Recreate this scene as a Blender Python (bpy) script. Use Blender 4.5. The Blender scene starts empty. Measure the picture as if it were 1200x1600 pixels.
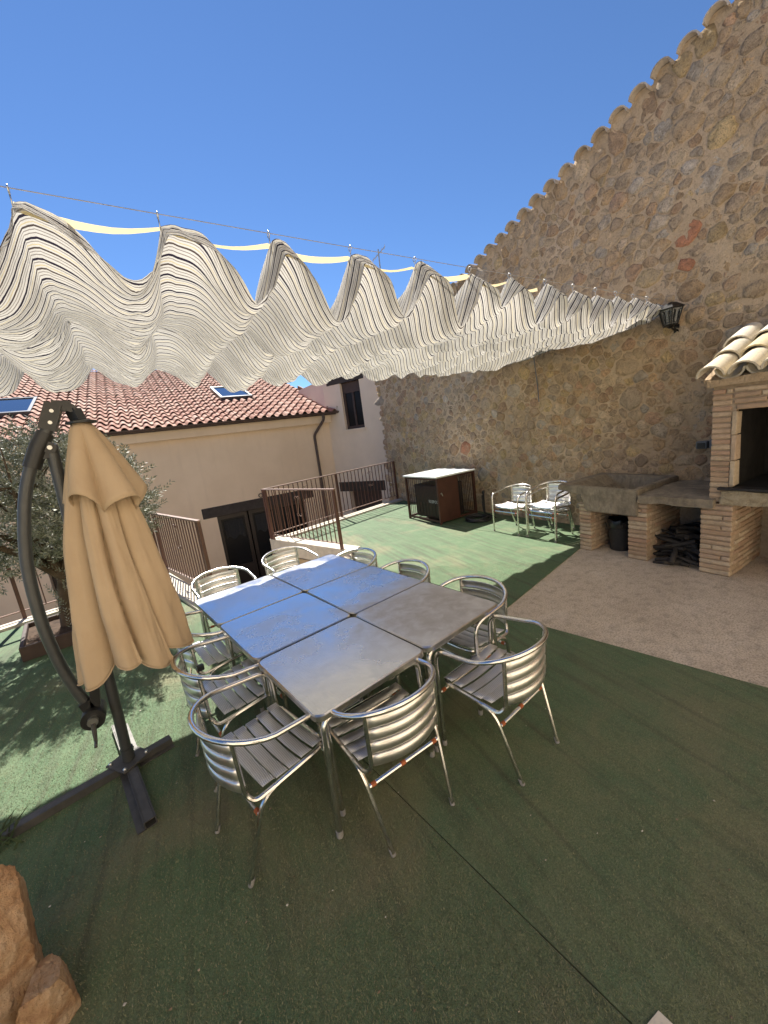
import bpy, bmesh, math, random
import numpy as np
from mathutils import Vector, Matrix, noise
random.seed(7); rng = np.random.default_rng(7)
R = math.radians
scene = bpy.context.scene
COL = scene.collection

# ------------------------------------------------------------------ camera, sky, sun, exposure
# x = 0 is the face of the stone wall, the terrace lies at x < 0, y runs away along the wall, z = 0 is the terrace floor
cam_d = bpy.data.cameras.new('camera'); cam = bpy.data.objects.new('camera', cam_d); COL.objects.link(cam)
cam_d.sensor_fit = 'HORIZONTAL'; cam_d.sensor_width = 36.0; cam_d.lens = 614.72 / 1200 * 36
cam_d.clip_start = 0.05; cam_d.clip_end = 600
rx, ux, fx = Vector((0.84217, -0.52403, -0.12705)), Vector((0.21175, 0.10473, 0.9717)), Vector((0.4959, 0.84523, -0.19916))
M = Matrix((rx, ux, -fx)).transposed().to_4x4(); M.translation = Vector((-5.828, -9.044, 1.90))
cam.matrix_world = M
scene.camera = cam

SUN = Vector((0.08, 0.82, 1.0)).normalized()
world = bpy.data.worlds.new('World'); scene.world = world; world.use_nodes = True
wn = world.node_tree.nodes; bg = wn['Background']
sky = wn.new('ShaderNodeTexSky'); sky.sky_type = 'NISHITA'; sky.sun_disc = False
sky.sun_elevation = math.asin(SUN.z); sky.sun_rotation = math.atan2(SUN.x, SUN.y)
sky.altitude = 900; sky.air_density = 1.0; sky.dust_density = 0.0; sky.ozone_density = 10.0
world.node_tree.links.new(sky.outputs[0], bg.inputs[0]); bg.inputs[1].default_value = 0.064
sun_d = bpy.data.lights.new('sun', 'SUN'); sun_d.energy = 5.0; sun_d.angle = R(0.53); sun_d.color = (1.0, 0.955, 0.87)
sun = bpy.data.objects.new('sun', sun_d); COL.objects.link(sun)
sun.rotation_euler = SUN.to_track_quat('Z', 'Y').to_euler(); sun.location = SUN * 60
vs = scene.view_settings; vs.view_transform = 'Standard'; vs.look = 'None'; vs.gamma = 1.0
vs.exposure = 1.26
scene.render.engine = 'CYCLES'
scene.cycles.max_bounces = 8; scene.cycles.diffuse_bounces = 4; scene.cycles.glossy_bounces = 4

# ------------------------------------------------------------------ materials
class N:
    """tiny node-graph helper"""
    def __init__(s, name):
        s.m = bpy.data.materials.new(name); s.m.use_nodes = True
        s.t = s.m.node_tree; s.b = s.t.nodes['Principled BSDF']; s.out = s.t.nodes['Material Output']
    def n(s, typ, **kw):
        nd = s.t.nodes.new(typ)
        for k, v in kw.items(): setattr(nd, k, v)
        return nd
    def l(s, a, b): s.t.links.new(a, b)
    def coord(s, kind='Object', scale=None, rot=None):
        c = s.n('ShaderNodeTexCoord').outputs[kind]
        if scale or rot:
            mp = s.n('ShaderNodeMapping'); s.l(c, mp.inputs[0])
            if scale: mp.inputs['Scale'].default_value = scale
            if rot: mp.inputs['Rotation'].default_value = rot
            c = mp.outputs[0]
        return c
    def geo(s, scale=None):
        c = s.n('ShaderNodeNewGeometry').outputs['Position']
        if scale:
            mp = s.n('ShaderNodeMapping'); s.l(c, mp.inputs[0]); mp.inputs['Scale'].default_value = scale; c = mp.outputs[0]
        return c
    def noise(s, vec, scale, detail=4, rough=.55, dist=0):
        nd = s.n('ShaderNodeTexNoise'); nd.inputs['Scale'].default_value = scale
        nd.inputs['Detail'].default_value = detail; nd.inputs['Roughness'].default_value = rough; nd.inputs['Distortion'].default_value = dist
        if vec is not None: s.l(vec, nd.inputs['Vector'])
        return nd.outputs['Fac']
    def ramp(s, fac, stops, interp='LINEAR'):
        r = s.n('ShaderNodeValToRGB'); r.color_ramp.interpolation = interp
        e = r.color_ramp.elements
        while len(e) < len(stops): e.new(0.5)
        for i, (p, c) in enumerate(stops):
            e[i].position = p; e[i].color = (*c, 1) if len(c) == 3 else c
        s.l(fac, r.inputs[0]); return r.outputs[0]
    def mix(s, fac, a, b, mode='MIX'):
        m = s.n('ShaderNodeMix', data_type='RGBA', blend_type=mode)
        for sock, v in ((m.inputs[0], fac), (m.inputs[6], a), (m.inputs[7], b)):
            if isinstance(v, (int, float)): sock.default_value = v
            elif isinstance(v, tuple): sock.default_value = (*v, 1)
            else: s.l(v, sock)
        return m.outputs[2]
    def math(s, op, a, b=None):
        m = s.n('ShaderNodeMath', operation=op)
        for sock, v in ((m.inputs[0], a), (m.inputs[1], b)):
            if v is None: continue
            if isinstance(v, (int, float)): sock.default_value = v
            else: s.l(v, sock)
        return m.outputs[0]
    def rnd(s):
        a = s.n('ShaderNodeObjectInfo').outputs['Random']; b = s.n('ShaderNodeNewGeometry').outputs['Random Per Island']
        return s.math('FRACT', s.math('ADD', a, b))
    def bump(s, h, strength, dist=.01, prev=None):
        b = s.n('ShaderNodeBump'); b.inputs['Strength'].default_value = strength; b.inputs['Distance'].default_value = dist
        s.l(h, b.inputs['Height'])
        if prev is not None: s.l(prev, b.inputs['Normal'])
        return b.outputs[0]
    def done(s, color=None, rough=.7, metal=0, normal=None, spec=None):
        for key, v in (('Base Color', color), ('Roughness', rough), ('Metallic', metal), ('Normal', normal), ('Specular IOR Level', spec)):
            if v is None: continue
            if isinstance(v, (int, float)): s.b.inputs[key].default_value = v
            elif isinstance(v, tuple): s.b.inputs[key].default_value = (*v, 1)
            else: s.l(v, s.b.inputs[key])
        return s.m

MT = {}
def simple(name, col, rough=.6, metal=0, var=.25, vscale=12, bump=0, bscale=60, spec=.5):
    g = N(name); p = g.coord('Object')
    f = g.noise(p, vscale, 5)
    c = g.ramp(f, [(.25, tuple(x * (1 - var) for x in col)), (.75, tuple(min(1, x * (1 + var)) for x in col))])
    nm = g.bump(g.noise(p, bscale, 4), bump, .006) if bump else None
    MT[name] = g.done(c, rough, metal, nm, spec); return MT[name]

def build_materials():
    # turf: flat green nap with darker rows, dust and worn brownish patches
    g = N('turf'); p = g.geo()
    rot = g.n('ShaderNodeMapping'); g.l(p, rot.inputs[0]); rot.inputs['Rotation'].default_value = (0, 0, R(6.8))
    pr = rot.outputs[0]
    st = g.n('ShaderNodeMapping'); g.l(pr, st.inputs[0]); st.inputs['Scale'].default_value = (10, .5, 1)
    rows = g.noise(st.outputs[0], 1.6, 4, .6)
    big = g.noise(p, .9, 5, .6, .4); mid = g.noise(p, 5, 5, .65); fine = g.noise(p, 190, 3, .7)
    st2 = g.n('ShaderNodeMapping'); g.l(pr, st2.inputs[0]); st2.inputs['Scale'].default_value = (160, 60, 1)
    fib = g.noise(st2.outputs[0], 2.0, 3, .7)
    c = g.ramp(fine, [(.3, (.052, .096, .042)), (.5, (.086, .146, .070)), (.72, (.140, .208, .116))])
    c = g.mix(g.ramp(rows, [(.42, (0, 0, 0)), (.68, (.5, .5, .5))]), c, (.06, .08, .045))
    c = g.mix(g.ramp(mid, [(.45, (0, 0, 0)), (.75, (.5, .5, .5))]), c, (.150, .190, .108))
    c = g.mix(g.ramp(big, [(.52, (0, 0, 0)), (.72, (.55, .55, .55))]), c, (.27, .205, .125))
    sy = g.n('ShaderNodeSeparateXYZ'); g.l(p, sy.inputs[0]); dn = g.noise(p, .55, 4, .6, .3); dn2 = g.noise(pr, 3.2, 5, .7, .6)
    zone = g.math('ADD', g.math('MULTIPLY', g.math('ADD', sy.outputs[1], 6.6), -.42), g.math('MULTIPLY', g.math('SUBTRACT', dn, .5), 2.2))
    shade_wear = g.math('MULTIPLY', g.ramp(zone, [(.05, (0, 0, 0)), (1.0, (1, 1, 1))]), g.ramp(dn2, [(.34, (.15, .15, .15)), (.60, (.95, .95, .95))]))  # trodden wear, also warmed and lightened in colour where the sail shades the turf
    c = g.mix(shade_wear, c, g.ramp(fine, [(.3, (.112, .116, .055)), (.5, (.175, .182, .092)), (.72, (.27, .265, .155))]))
    c = g.mix(g.ramp(rows, [(.50, (0, 0, 0)), (.70, (.5, .5, .5))]), c, (.075, .075, .045))
    h = g.math('ADD', g.math('MULTIPLY', fine, .6), g.math('MULTIPLY', fib, .8))
    nm = g.bump(rows, .35, .012); nm = g.bump(h, .9, .006, nm)
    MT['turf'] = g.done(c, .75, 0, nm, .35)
    g = N('turf_blade'); r1 = g.n('ShaderNodeNewGeometry').outputs['Random Per Island']; p = g.geo()
    big = g.noise(p, .9, 5, .6, .4)
    c = g.ramp(r1, [(0, (.08, .095, .045)), (.5, (.135, .16, .078)), (.85, (.195, .205, .11)), (1, (.25, .225, .135))])
    c = g.mix(g.ramp(big, [(.52, (0, 0, 0)), (.72, (.5, .5, .5))]), c, (.27, .205, .125))
    MT['turf_blade'] = g.done(c, .6, 0, None, .4)
    # plain concrete with stains
    g = N('concrete'); p = g.geo()
    a = g.noise(p, 1.6, 6, .62, .3); b = g.noise(p, 11, 6, .65); d = g.noise(p, 80, 4, .7)
    c = g.ramp(a, [(.3, (.55, .45, .34)), (.55, (.66, .55, .425)), (.75, (.72, .62, .50))])
    c = g.mix(g.ramp(b, [(.48, (0, 0, 0)), (.7, (.55, .55, .55))]), c, (.22, .18, .14))
    c = g.mix(g.ramp(d, [(.35, (.75, .75, .75)), (.55, (0, 0, 0))]), c, (.22, .17, .125))
    nm = g.bump(b, .7, .02); nm = g.bump(d, .9, .010, nm)
    MT['concrete'] = g.done(c, .85, 0, nm, .3)
    # kerb / pale render
    simple('kerb', (.56, .50, .41), .85, 0, .16, 9, .4, 90)
    simple('ochre_render', (.42, .31, .18), .9, 0, .2, 5, .4, 50)
    g = N('beige_render'); p = g.geo(); a = g.noise(p, 1.1, 5, .6); b = g.noise(g.geo((5, 5, .5)), 1.2, 5, .65)
    c = g.ramp(a, [(.3, (.69, .54, .385)), (.7, (.76, .605, .44))]); c = g.mix(g.ramp(b, [(.52, (0, 0, 0)), (.75, (.28, .28, .28))]), c, (.56, .43, .31))
    MT['beige_render'] = g.done(c, .92, 0, g.bump(g.noise(p, 90, 4), .15, .004), .2)
    simple('white_render', (.70, .585, .47), .9, 0, .05, 2.5, .12, 160)
    simple('cream_render', (.74, .63, .47), .9, 0, .05, 2.5, .12, 160)
    g = N('litter'); g.done(g.ramp(g.n('ShaderNodeNewGeometry').outputs['Random Per Island'], [(0, (.12, .075, .04)), (.6, (.30, .24, .16)), (1, (.62, .58, .50))]), .9); MT['litter'] = g.m
    simple('lower_ground', (.20, .18, .16), .9, 0, .2, 2, .3, 40)
    # mortar
    g = N('mortar'); p = g.geo()
    a = g.noise(p, 1.3, 6, .6, .4); b = g.noise(p, 14, 6, .7); d = g.noise(p, 95, 4, .75)
    c = g.ramp(a, [(.3, (.53, .385, .245)), (.55, (.67, .505, .335)), (.75, (.71, .565, .41))])
    c = g.mix(g.ramp(b, [(.5, (0, 0, 0)), (.75, (.5, .5, .5))]), c, (.34, .24, .155))
    c = g.mix(g.ramp(b, [(.25, (.4, .4, .4)), (.45, (0, 0, 0))]), c, (.60, .50, .40))
    nm = g.bump(b, 1, .05); nm = g.bump(d, 1, .014, nm)
    MT['mortar'] = g.done(c, .92, 0, nm, .2)
    # stones: colour of each stone is stored on the mesh
    g = N('stone'); p = g.geo()
    at = g.n('ShaderNodeVertexColor', layer_name='col').outputs[0]
    a = g.noise(p, 9, 6, .7, .6); d = g.noise(p, 48, 5, .75); e = g.noise(p, 3.5, 4, .6)
    c = g.mix(1.0, at, g.ramp(a, [(.25, (.62, .59, .56)), (.5, (1.18, 1.17, 1.16)), (.78, (1.62, 1.58, 1.52))]), 'MULTIPLY')
    c = g.mix(g.ramp(d, [(.32, (.75, .75, .75)), (.5, (0, 0, 0))]), c, (.17, .115, .075))
    c = g.mix(g.ramp(e, [(.5, (0, 0, 0)), (.62, (.55, .55, .55))]), c, (.50, .385, .265))
    nm = g.bump(a, 1, .06); nm = g.bump(d, 1, .022, nm)
    MT['stone'] = g.done(c, .9, 0, nm, .25)
    # bricks
    g = N('brick'); p = g.geo(); r1 = g.rnd()
    c = g.ramp(r1, [(0, (.39, .265, .175)), (.3, (.47, .345, .235)), (.55, (.53, .43, .305)), (.8, (.40, .255, .175)), (1, (.56, .46, .335))])
    a = g.noise(p, 28, 6, .7); d = g.noise(p, 150, 4, .7)
    c = g.mix(g.ramp(a, [(.45, (0, 0, 0)), (.75, (.6, .6, .6))]), c, (.30, .21, .14))
    e = g.noise(p, 4, 5, .65, .4); c = g.mix(g.ramp(e, [(.48, (0, 0, 0)), (.72, (.5, .5, .5))]), c, (.20, .155, .115))
    nm = g.bump(a, .7, .012); nm = g.bump(d, .6, .004, nm)
    MT['brick'] = g.done(c, .9, 0, nm, .25)
    g = N('brick_mortar'); p = g.geo(); a = g.noise(p, 30, 6, .7)
    c = g.ramp(a, [(.3, (.30, .22, .145)), (.7, (.46, .36, .255))])
    MT['brick_mortar'] = g.done(c, .95, 0, g.bump(a, .8, .01), .2)
    # terracotta roof tiles
    g = N('roof_tile'); p = g.geo(); r1 = g.rnd()
    c = g.ramp(r1, [(0, (.29, .12, .08)), (.3, (.36, .175, .12)), (.6, (.42, .24, .175)), (.85, (.32, .14, .09)), (1, (.48, .32, .25))])
    a = g.noise(p, 7, 5, .65); d = g.noise(p, 40, 4, .7)
    c = g.mix(g.ramp(a, [(.5, (0, 0, 0)), (.75, (.55, .55, .55))]), c, (.46, .34, .27))
    c = g.mix(g.ramp(d, [(.28, (.5, .5, .5)), (.42, (0, 0, 0))]), c, (.24, .14, .10))
    MT['roof_tile'] = g.done(c, .85, 0, g.bump(d, .4, .004), .3)
    # old lichen-pale tiles
    g = N('old_tile'); p = g.geo(); r1 = g.rnd()
    c = g.ramp(r1, [(0, (.50, .40, .22)), (.35, (.50, .45, .36)), (.7, (.56, .50, .40)), (1, (.52, .43, .28))])
    a = g.noise(p, 10, 6, .7); d = g.noise(p, 60, 4, .7)
    c = g.mix(g.ramp(a, [(.5, (0, 0, 0)), (.7, (.6, .6, .6))]), c, (.34, .32, .27))
    c = g.mix(g.ramp(d, [(.3, (.6, .6, .6)), (.45, (0, 0, 0))]), c, (.22, .18, .13))
    MT['old_tile'] = g.done(c, .92, 0, g.bump(d, .6, .006), .2)
    g = N('verge_tile'); p = g.geo(); r1 = g.rnd()
    c = g.ramp(r1, [(0, (.36, .29, .22)), (.5, (.44, .38, .32)), (1, (.48, .42, .36))])
    a = g.noise(p, 14, 6, .7)
    c = g.mix(g.ramp(a, [(.45, (0, 0, 0)), (.7, (.6, .6, .6))]), c, (.22, .19, .16))
    MT['verge_tile'] = g.done(c, .92, 0, g.bump(a, .6, .01), .2)
    # weathered dark concrete of the sink
    g = N('sink_concrete'); p = g.geo()
    a = g.noise(p, 5, 6, .7, .5); b = g.noise(g.geo((14, 14, 5)), 1.5, 5, .7); d = g.noise(p, 90, 4, .75)
    c = g.ramp(a, [(.3, (.16, .13, .095)), (.55, (.27, .225, .165)), (.78, (.40, .34, .26))])
    c = g.mix(g.ramp(b, [(.45, (0, 0, 0)), (.72, (.65, .65, .65))]), c, (.095, .085, .07))
    c = g.mix(g.ramp(d, [(.58, (0, 0, 0)), (.75, (.5, .5, .5))]), c, (.42, .40, .35))
    nm = g.bump(a, .5, .02); nm = g.bump(d, .7, .006, nm)
    MT['sink_concrete'] = g.done(c, .9, 0, nm, .25)
    g = N('rough_lintel'); p = g.geo()
    a = g.noise(p, 16, 6, .75, .6); d = g.noise(p, 70, 5, .75)
    c = g.ramp(a, [(.3, (.24, .19, .12)), (.55, (.42, .35, .24)), (.8, (.52, .46, .35))])
    nm = g.bump(a, 1, .03); nm = g.bump(d, .8, .01, nm)
    MT['rough_lintel'] = g.done(c, .92, 0, nm, .2)
    simple('soot', (.018, .016, .014), .95, 0, .4, 8, .5, 40, .2)
    simple('iron_plate', (.035, .032, .03), .6, .5, .3, 20)
    # rust-brown painted steel of the railings
    simple('brown_paint', (.115, .052, .036), .45, 0, .18, 14, .1, 200)
    simple('rail_top', (.26, .17, .135), .38, 0, .12, 14)
    simple('dark_brown_wood', (.055, .032, .024), .6, 0, .3, 9, .3, 60)
    simple('door_red_wood', (.018, .010, .008), .45, 0, .25, 9, .2, 60)
    simple('lintel_wood', (.042, .033, .028), .8, 0, .35, 8, .5, 40)
    simple('gutter', (.06, .036, .03), .4, 0, .2, 10)
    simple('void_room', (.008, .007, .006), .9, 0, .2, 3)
    # umbrella
    g = N('umbrella_cloth'); p = g.coord('Object')
    a = g.noise(p, 2.2, 5, .6); d = g.noise(p, 420, 2, .6); e = g.noise(g.coord('Object', (9, 9, 1.2)), 2.4, 4, .6)
    c = g.ramp(a, [(.3, (.41, .30, .19)), (.7, (.48, .36, .235))])
    c = g.mix(g.ramp(e, [(.52, (0, 0, 0)), (.74, (.3, .3, .3))]), c, (.37, .25, .15))
    nm = g.bump(g.noise(p, 22, 4, .6), .22, .012); nm = g.bump(d, .25, .002, nm)
    MT['umbrella_cloth'] = g.done(c, .88, 0, nm, .2)
    simple('umbrella_steel', (.062, .064, .064), .42, .35, .12, 20, .08, 300)
    simple('black_plastic', (.014, .014, .014), .42, 0, .3, 20)
    simple('base_steel', (.10, .095, .09), .5, .45, .25, 14, .15, 120)
    simple('bolt_steel', (.55, .55, .53), .35, 1, .15, 30)
    # aluminium of the chairs
    g = N('aluminium_tube'); p = g.coord('Object')
    a = g.noise(p, 25, 4, .6)
    c = g.ramp(a, [(.3, (.70, .67, .63)), (.7, (.82, .80, .77))])
    ro = g.math('ADD', g.math('MULTIPLY', a, .18), .12)
    MT['aluminium_tube'] = g.done(c, ro, 1, g.bump(g.noise(p, 400, 2), .05, .001), .5)
    g = N('ribbed_aluminium'); p = g.coord('Object')
    sx = g.n('ShaderNodeSeparateXYZ'); g.l(p, sx.inputs[0])
    w = g.math('SINE', g.math('MULTIPLY', g.math('ADD', sx.outputs[1], sx.outputs[2]), 2 * math.pi / .0085))
    a = g.noise(p, 14, 5, .65)
    c = g.ramp(a, [(.3, (.80, .785, .765)), (.7, (.90, .88, .86))])
    c = g.mix(g.ramp(w, [(.0, (.35, .35, .35)), (.3, (0, 0, 0))]), c, (.35, .34, .33))
    nm = g.bump(w, .55, .0018)
    MT['ribbed_aluminium'] = g.done(c, g.math('ADD', g.math('MULTIPLY', a, .2), .34), 1, nm, .5)
    g = N('smooth_slat'); p = g.coord('Object'); a = g.noise(p, 14, 5, .65)
    MT['smooth_slat'] = g.done(g.ramp(a, [(.3, (.78, .755, .725)), (.7, (.88, .85, .82))]), g.math('ADD', g.math('MULTIPLY', a, .2), .24), 1, None, .5)
    simple('orange_plastic', (.33, .085, .022), .5, 0, .25, 40)
    simple('foot_plastic', (.24, .23, .22), .6, 0, .2, 40)
    # stamped stainless table top with dust and water marks
    g = N('table_steel'); p = g.coord('Object'); gp = g.geo()
    vo = g.n('ShaderNodeTexVoronoi', feature='F1'); vo.inputs['Scale'].default_value = 62; vo.inputs['Randomness'].default_value = .12; g.l(p, vo.inputs['Vector'])
    a = g.noise(gp, 2.1, 3, .55, .5); b = g.noise(gp, 11, 3, .6, .3); d = g.noise(gp, 120, 3, .7)
    c = g.ramp(a, [(.3, (.74, .74, .75)), (.7, (.82, .815, .81))])
    dust = g.ramp(a, [(.42, (0, 0, 0)), (.80, (.30, .30, .30))])
    spots = g.ramp(b, [(.35, (0, 0, 0)), (.80, (.14, .14, .14))])
    vd = g.n('ShaderNodeVectorMath', operation='DISTANCE'); g.l(gp, vd.inputs[0]); vd.inputs[1].default_value = (-4.35, -7.05, .70)
    film = g.math('MULTIPLY', g.ramp(g.math('ADD', vd.outputs['Value'], g.math('MULTIPLY', g.math('SUBTRACT', a, .5), 1.1)), [(.25, (.58, .58, .58)), (.75, (0, 0, 0))]), g.ramp(b, [(.3, (.7, .7, .7)), (.6, (1, 1, 1))]))
    dirt = g.math('MINIMUM', g.math('ADD', g.math('ADD', dust, spots), film), .75)
    c = g.mix(dirt, c, (.31, .255, .20))
    ro = g.math('ADD', g.math('MULTIPLY', dirt, .5), .17)
    nm = g.bump(vo.outputs['Distance'], .22, .003); nm = g.bump(d, .04, .001, nm)
    g.done(c, ro, 1, nm, .5); g.l(g.math('SUBTRACT', 1.0, g.math('MULTIPLY', dirt, .75)), g.b.inputs['Metallic'])
    MT['table_steel'] = g.m
    simple('rim_steel', (.60, .57, .53), .28, 1, .15, 30)
    simple('underside', (.06, .055, .05), .8, 0, .2, 10)
    # sail cloth: printed woven stripes across the wires
    g = N('sail_cloth'); uv = g.n('ShaderNodeUVMap').outputs[0]
    sx = g.n('ShaderNodeSeparateXYZ'); g.l(uv, sx.inputs[0])
    u = g.math('FRACT', g.math('DIVIDE', sx.outputs[1], .118))
    cream, dark, brown, yel, gry = (.64, .622, .588), (.03, .026, .04), (.085, .068, .062), (.58, .50, .32), (.26, .235, .215)
    c = g.ramp(u, [(0, dark), (.11, cream), (.19, gry), (.235, cream), (.33, yel), (.385, cream), (.47, brown), (.565, cream), (.66, gry), (.70, cream), (.81, gry), (.86, cream)], 'CONSTANT')
    a = g.noise(uv, 3, 5, .6)
    c = g.mix(1.0, c, g.ramp(a, [(.3, (.86, .85, .83)), (.7, (1, 1, 1))]), 'MULTIPLY')
    nm = g.bump(g.noise(uv, 14, 5, .6, .5), .5, .02)
    df = g.n('ShaderNodeBsdfDiffuse'); tr = g.n('ShaderNodeBsdfTranslucent'); mx = g.n('ShaderNodeMixShader'); mx.inputs[0].default_value = .37
    g.l(c, df.inputs[0]); g.l(g.mix(1.0, c, (1.0, .975, .94), 'MULTIPLY'), tr.inputs[0]); g.l(nm, df.inputs['Normal']); g.l(nm, tr.inputs['Normal'])
    g.l(df.outputs[0], mx.inputs[1]); g.l(tr.outputs[0], mx.inputs[2]); g.l(mx.outputs[0], g.out.inputs[0])
    MT['sail_cloth'] = g.m
    g = N('ribbon'); tr = g.n('ShaderNodeBsdfTranslucent'); df = g.n('ShaderNodeBsdfDiffuse'); mx = g.n('ShaderNodeMixShader')
    tr.inputs[0].default_value = (.85, .72, .42, 1); df.inputs[0].default_value = (.80, .68, .40, 1); g.l(df.outputs[0], mx.inputs[1]); g.l(tr.outputs[0], mx.inputs[2]); g.l(mx.outputs[0], g.out.inputs[0]); MT['ribbon'] = g.m
    simple('wire', (.42, .41, .40), .5, .6, .2, 30)
    # glass
    g = N('dark_glass'); MT['dark_glass'] = g.done((.012, .012, .013), .25, 0, None, .15)
    g = N('skylight_glass'); MT['skylight_glass'] = g.done((.10, .14, .20), .03, 0.85, None, .8)
    g = N('lantern_glass'); g.b.inputs['Transmission Weight'].default_value = .8; MT['lantern_glass'] = g.done((.8, .82, .8), .25, 0, None, .5)
    simple('black_iron', (.016, .015, .015), .4, .5, .3, 40, .2, 120)
    simple('lace', (.022, .022, .022), .9, 0, .6, 45)
    simple('skylight_frame', (.085, .09, .10), .35, .5, .1, 20)
    # cage
    g = N('white_marble'); p = g.coord('Object'); a = g.noise(p, 5, 6, .65, 1.5)
    MT['white_marble'] = g.done(g.ramp(a, [(.3, (.58, .60, .58)), (.6, (.74, .75, .73)), (.8, (.66, .67, .66))]), .3, 0, None, .5)
    simple('rust_panel', (.062, .022, .014), .55, 0, .25, 6, .2, 80)
    simple('black_box', (.012, .012, .013), .5, 0, .3, 10, .2, 60)
    simple('white_print', (.72, .72, .70), .6, 0, .05, 10)
    simple('black_rubber', (.02, .02, .021), .55, 0, .3, 30)
    simple('bag_black', (.012, .012, .013), .25, 0, .3, 30, .6, 30)
    simple('charred_wood', (.028, .024, .021), .8, 0, .5, 18, .6, 60)
    simple('grey_plastic', (.13, .145, .165), .5, 0, .1, 30)
    simple('drain_steel', (.42, .40, .37), .45, .8, .2, 30)
    # plants
    g = N('olive_leaf'); r1 = g.n('ShaderNodeNewGeometry').outputs['Random Per Island']
    bf = g.n('ShaderNodeNewGeometry').outputs['Backfacing']
    c = g.ramp(r1, [(0, (.09, .105, .058)), (.4, (.155, .17, .105)), (.75, (.225, .235, .16)), (1, (.33, .33, .25))])
    c = g.mix(bf, c, (.28, .29, .23))
    MT['olive_leaf'] = g.done(c, .6, 0, None, .5)
    simple('bark', (.105, .075, .05), .95, 0, .4, 10, 1, 30, .2)
    simple('soil', (.075, .05, .035), .95, 0, .5, 14, 1, 30, .2)
    simple('tuft_leaf', (.045, .07, .03), .6, 0, .4, 30)
    # orange sandstone boulders
    g = N('orange_rock'); p = g.coord('Object')
    a = g.noise(p, 4.5, 6, .65, .8); d = g.noise(p, 30, 6, .75); e = g.noise(g.coord('Object', (1, 1, 4)), 3, 5, .6)
    c = g.ramp(a, [(.28, (.34, .17, .09)), (.45, (.54, .335, .19)), (.6, (.65, .47, .32)), (.78, (.70, .58, .46))])
    c = g.mix(g.ramp(e, [(.5, (0, 0, 0)), (.62, (.7, .7, .7))]), c, (.27, .125, .055))
    c = g.mix(g.ramp(d, [(.3, (.4, .4, .4)), (.45, (0, 0, 0))]), c, (.22, .10, .05))
    nm = g.bump(a, .8, .05); nm = g.bump(d, 1, .03, nm)
    MT['orange_rock'] = g.done(c, .9, 0, nm, .25)
build_materials()

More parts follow.
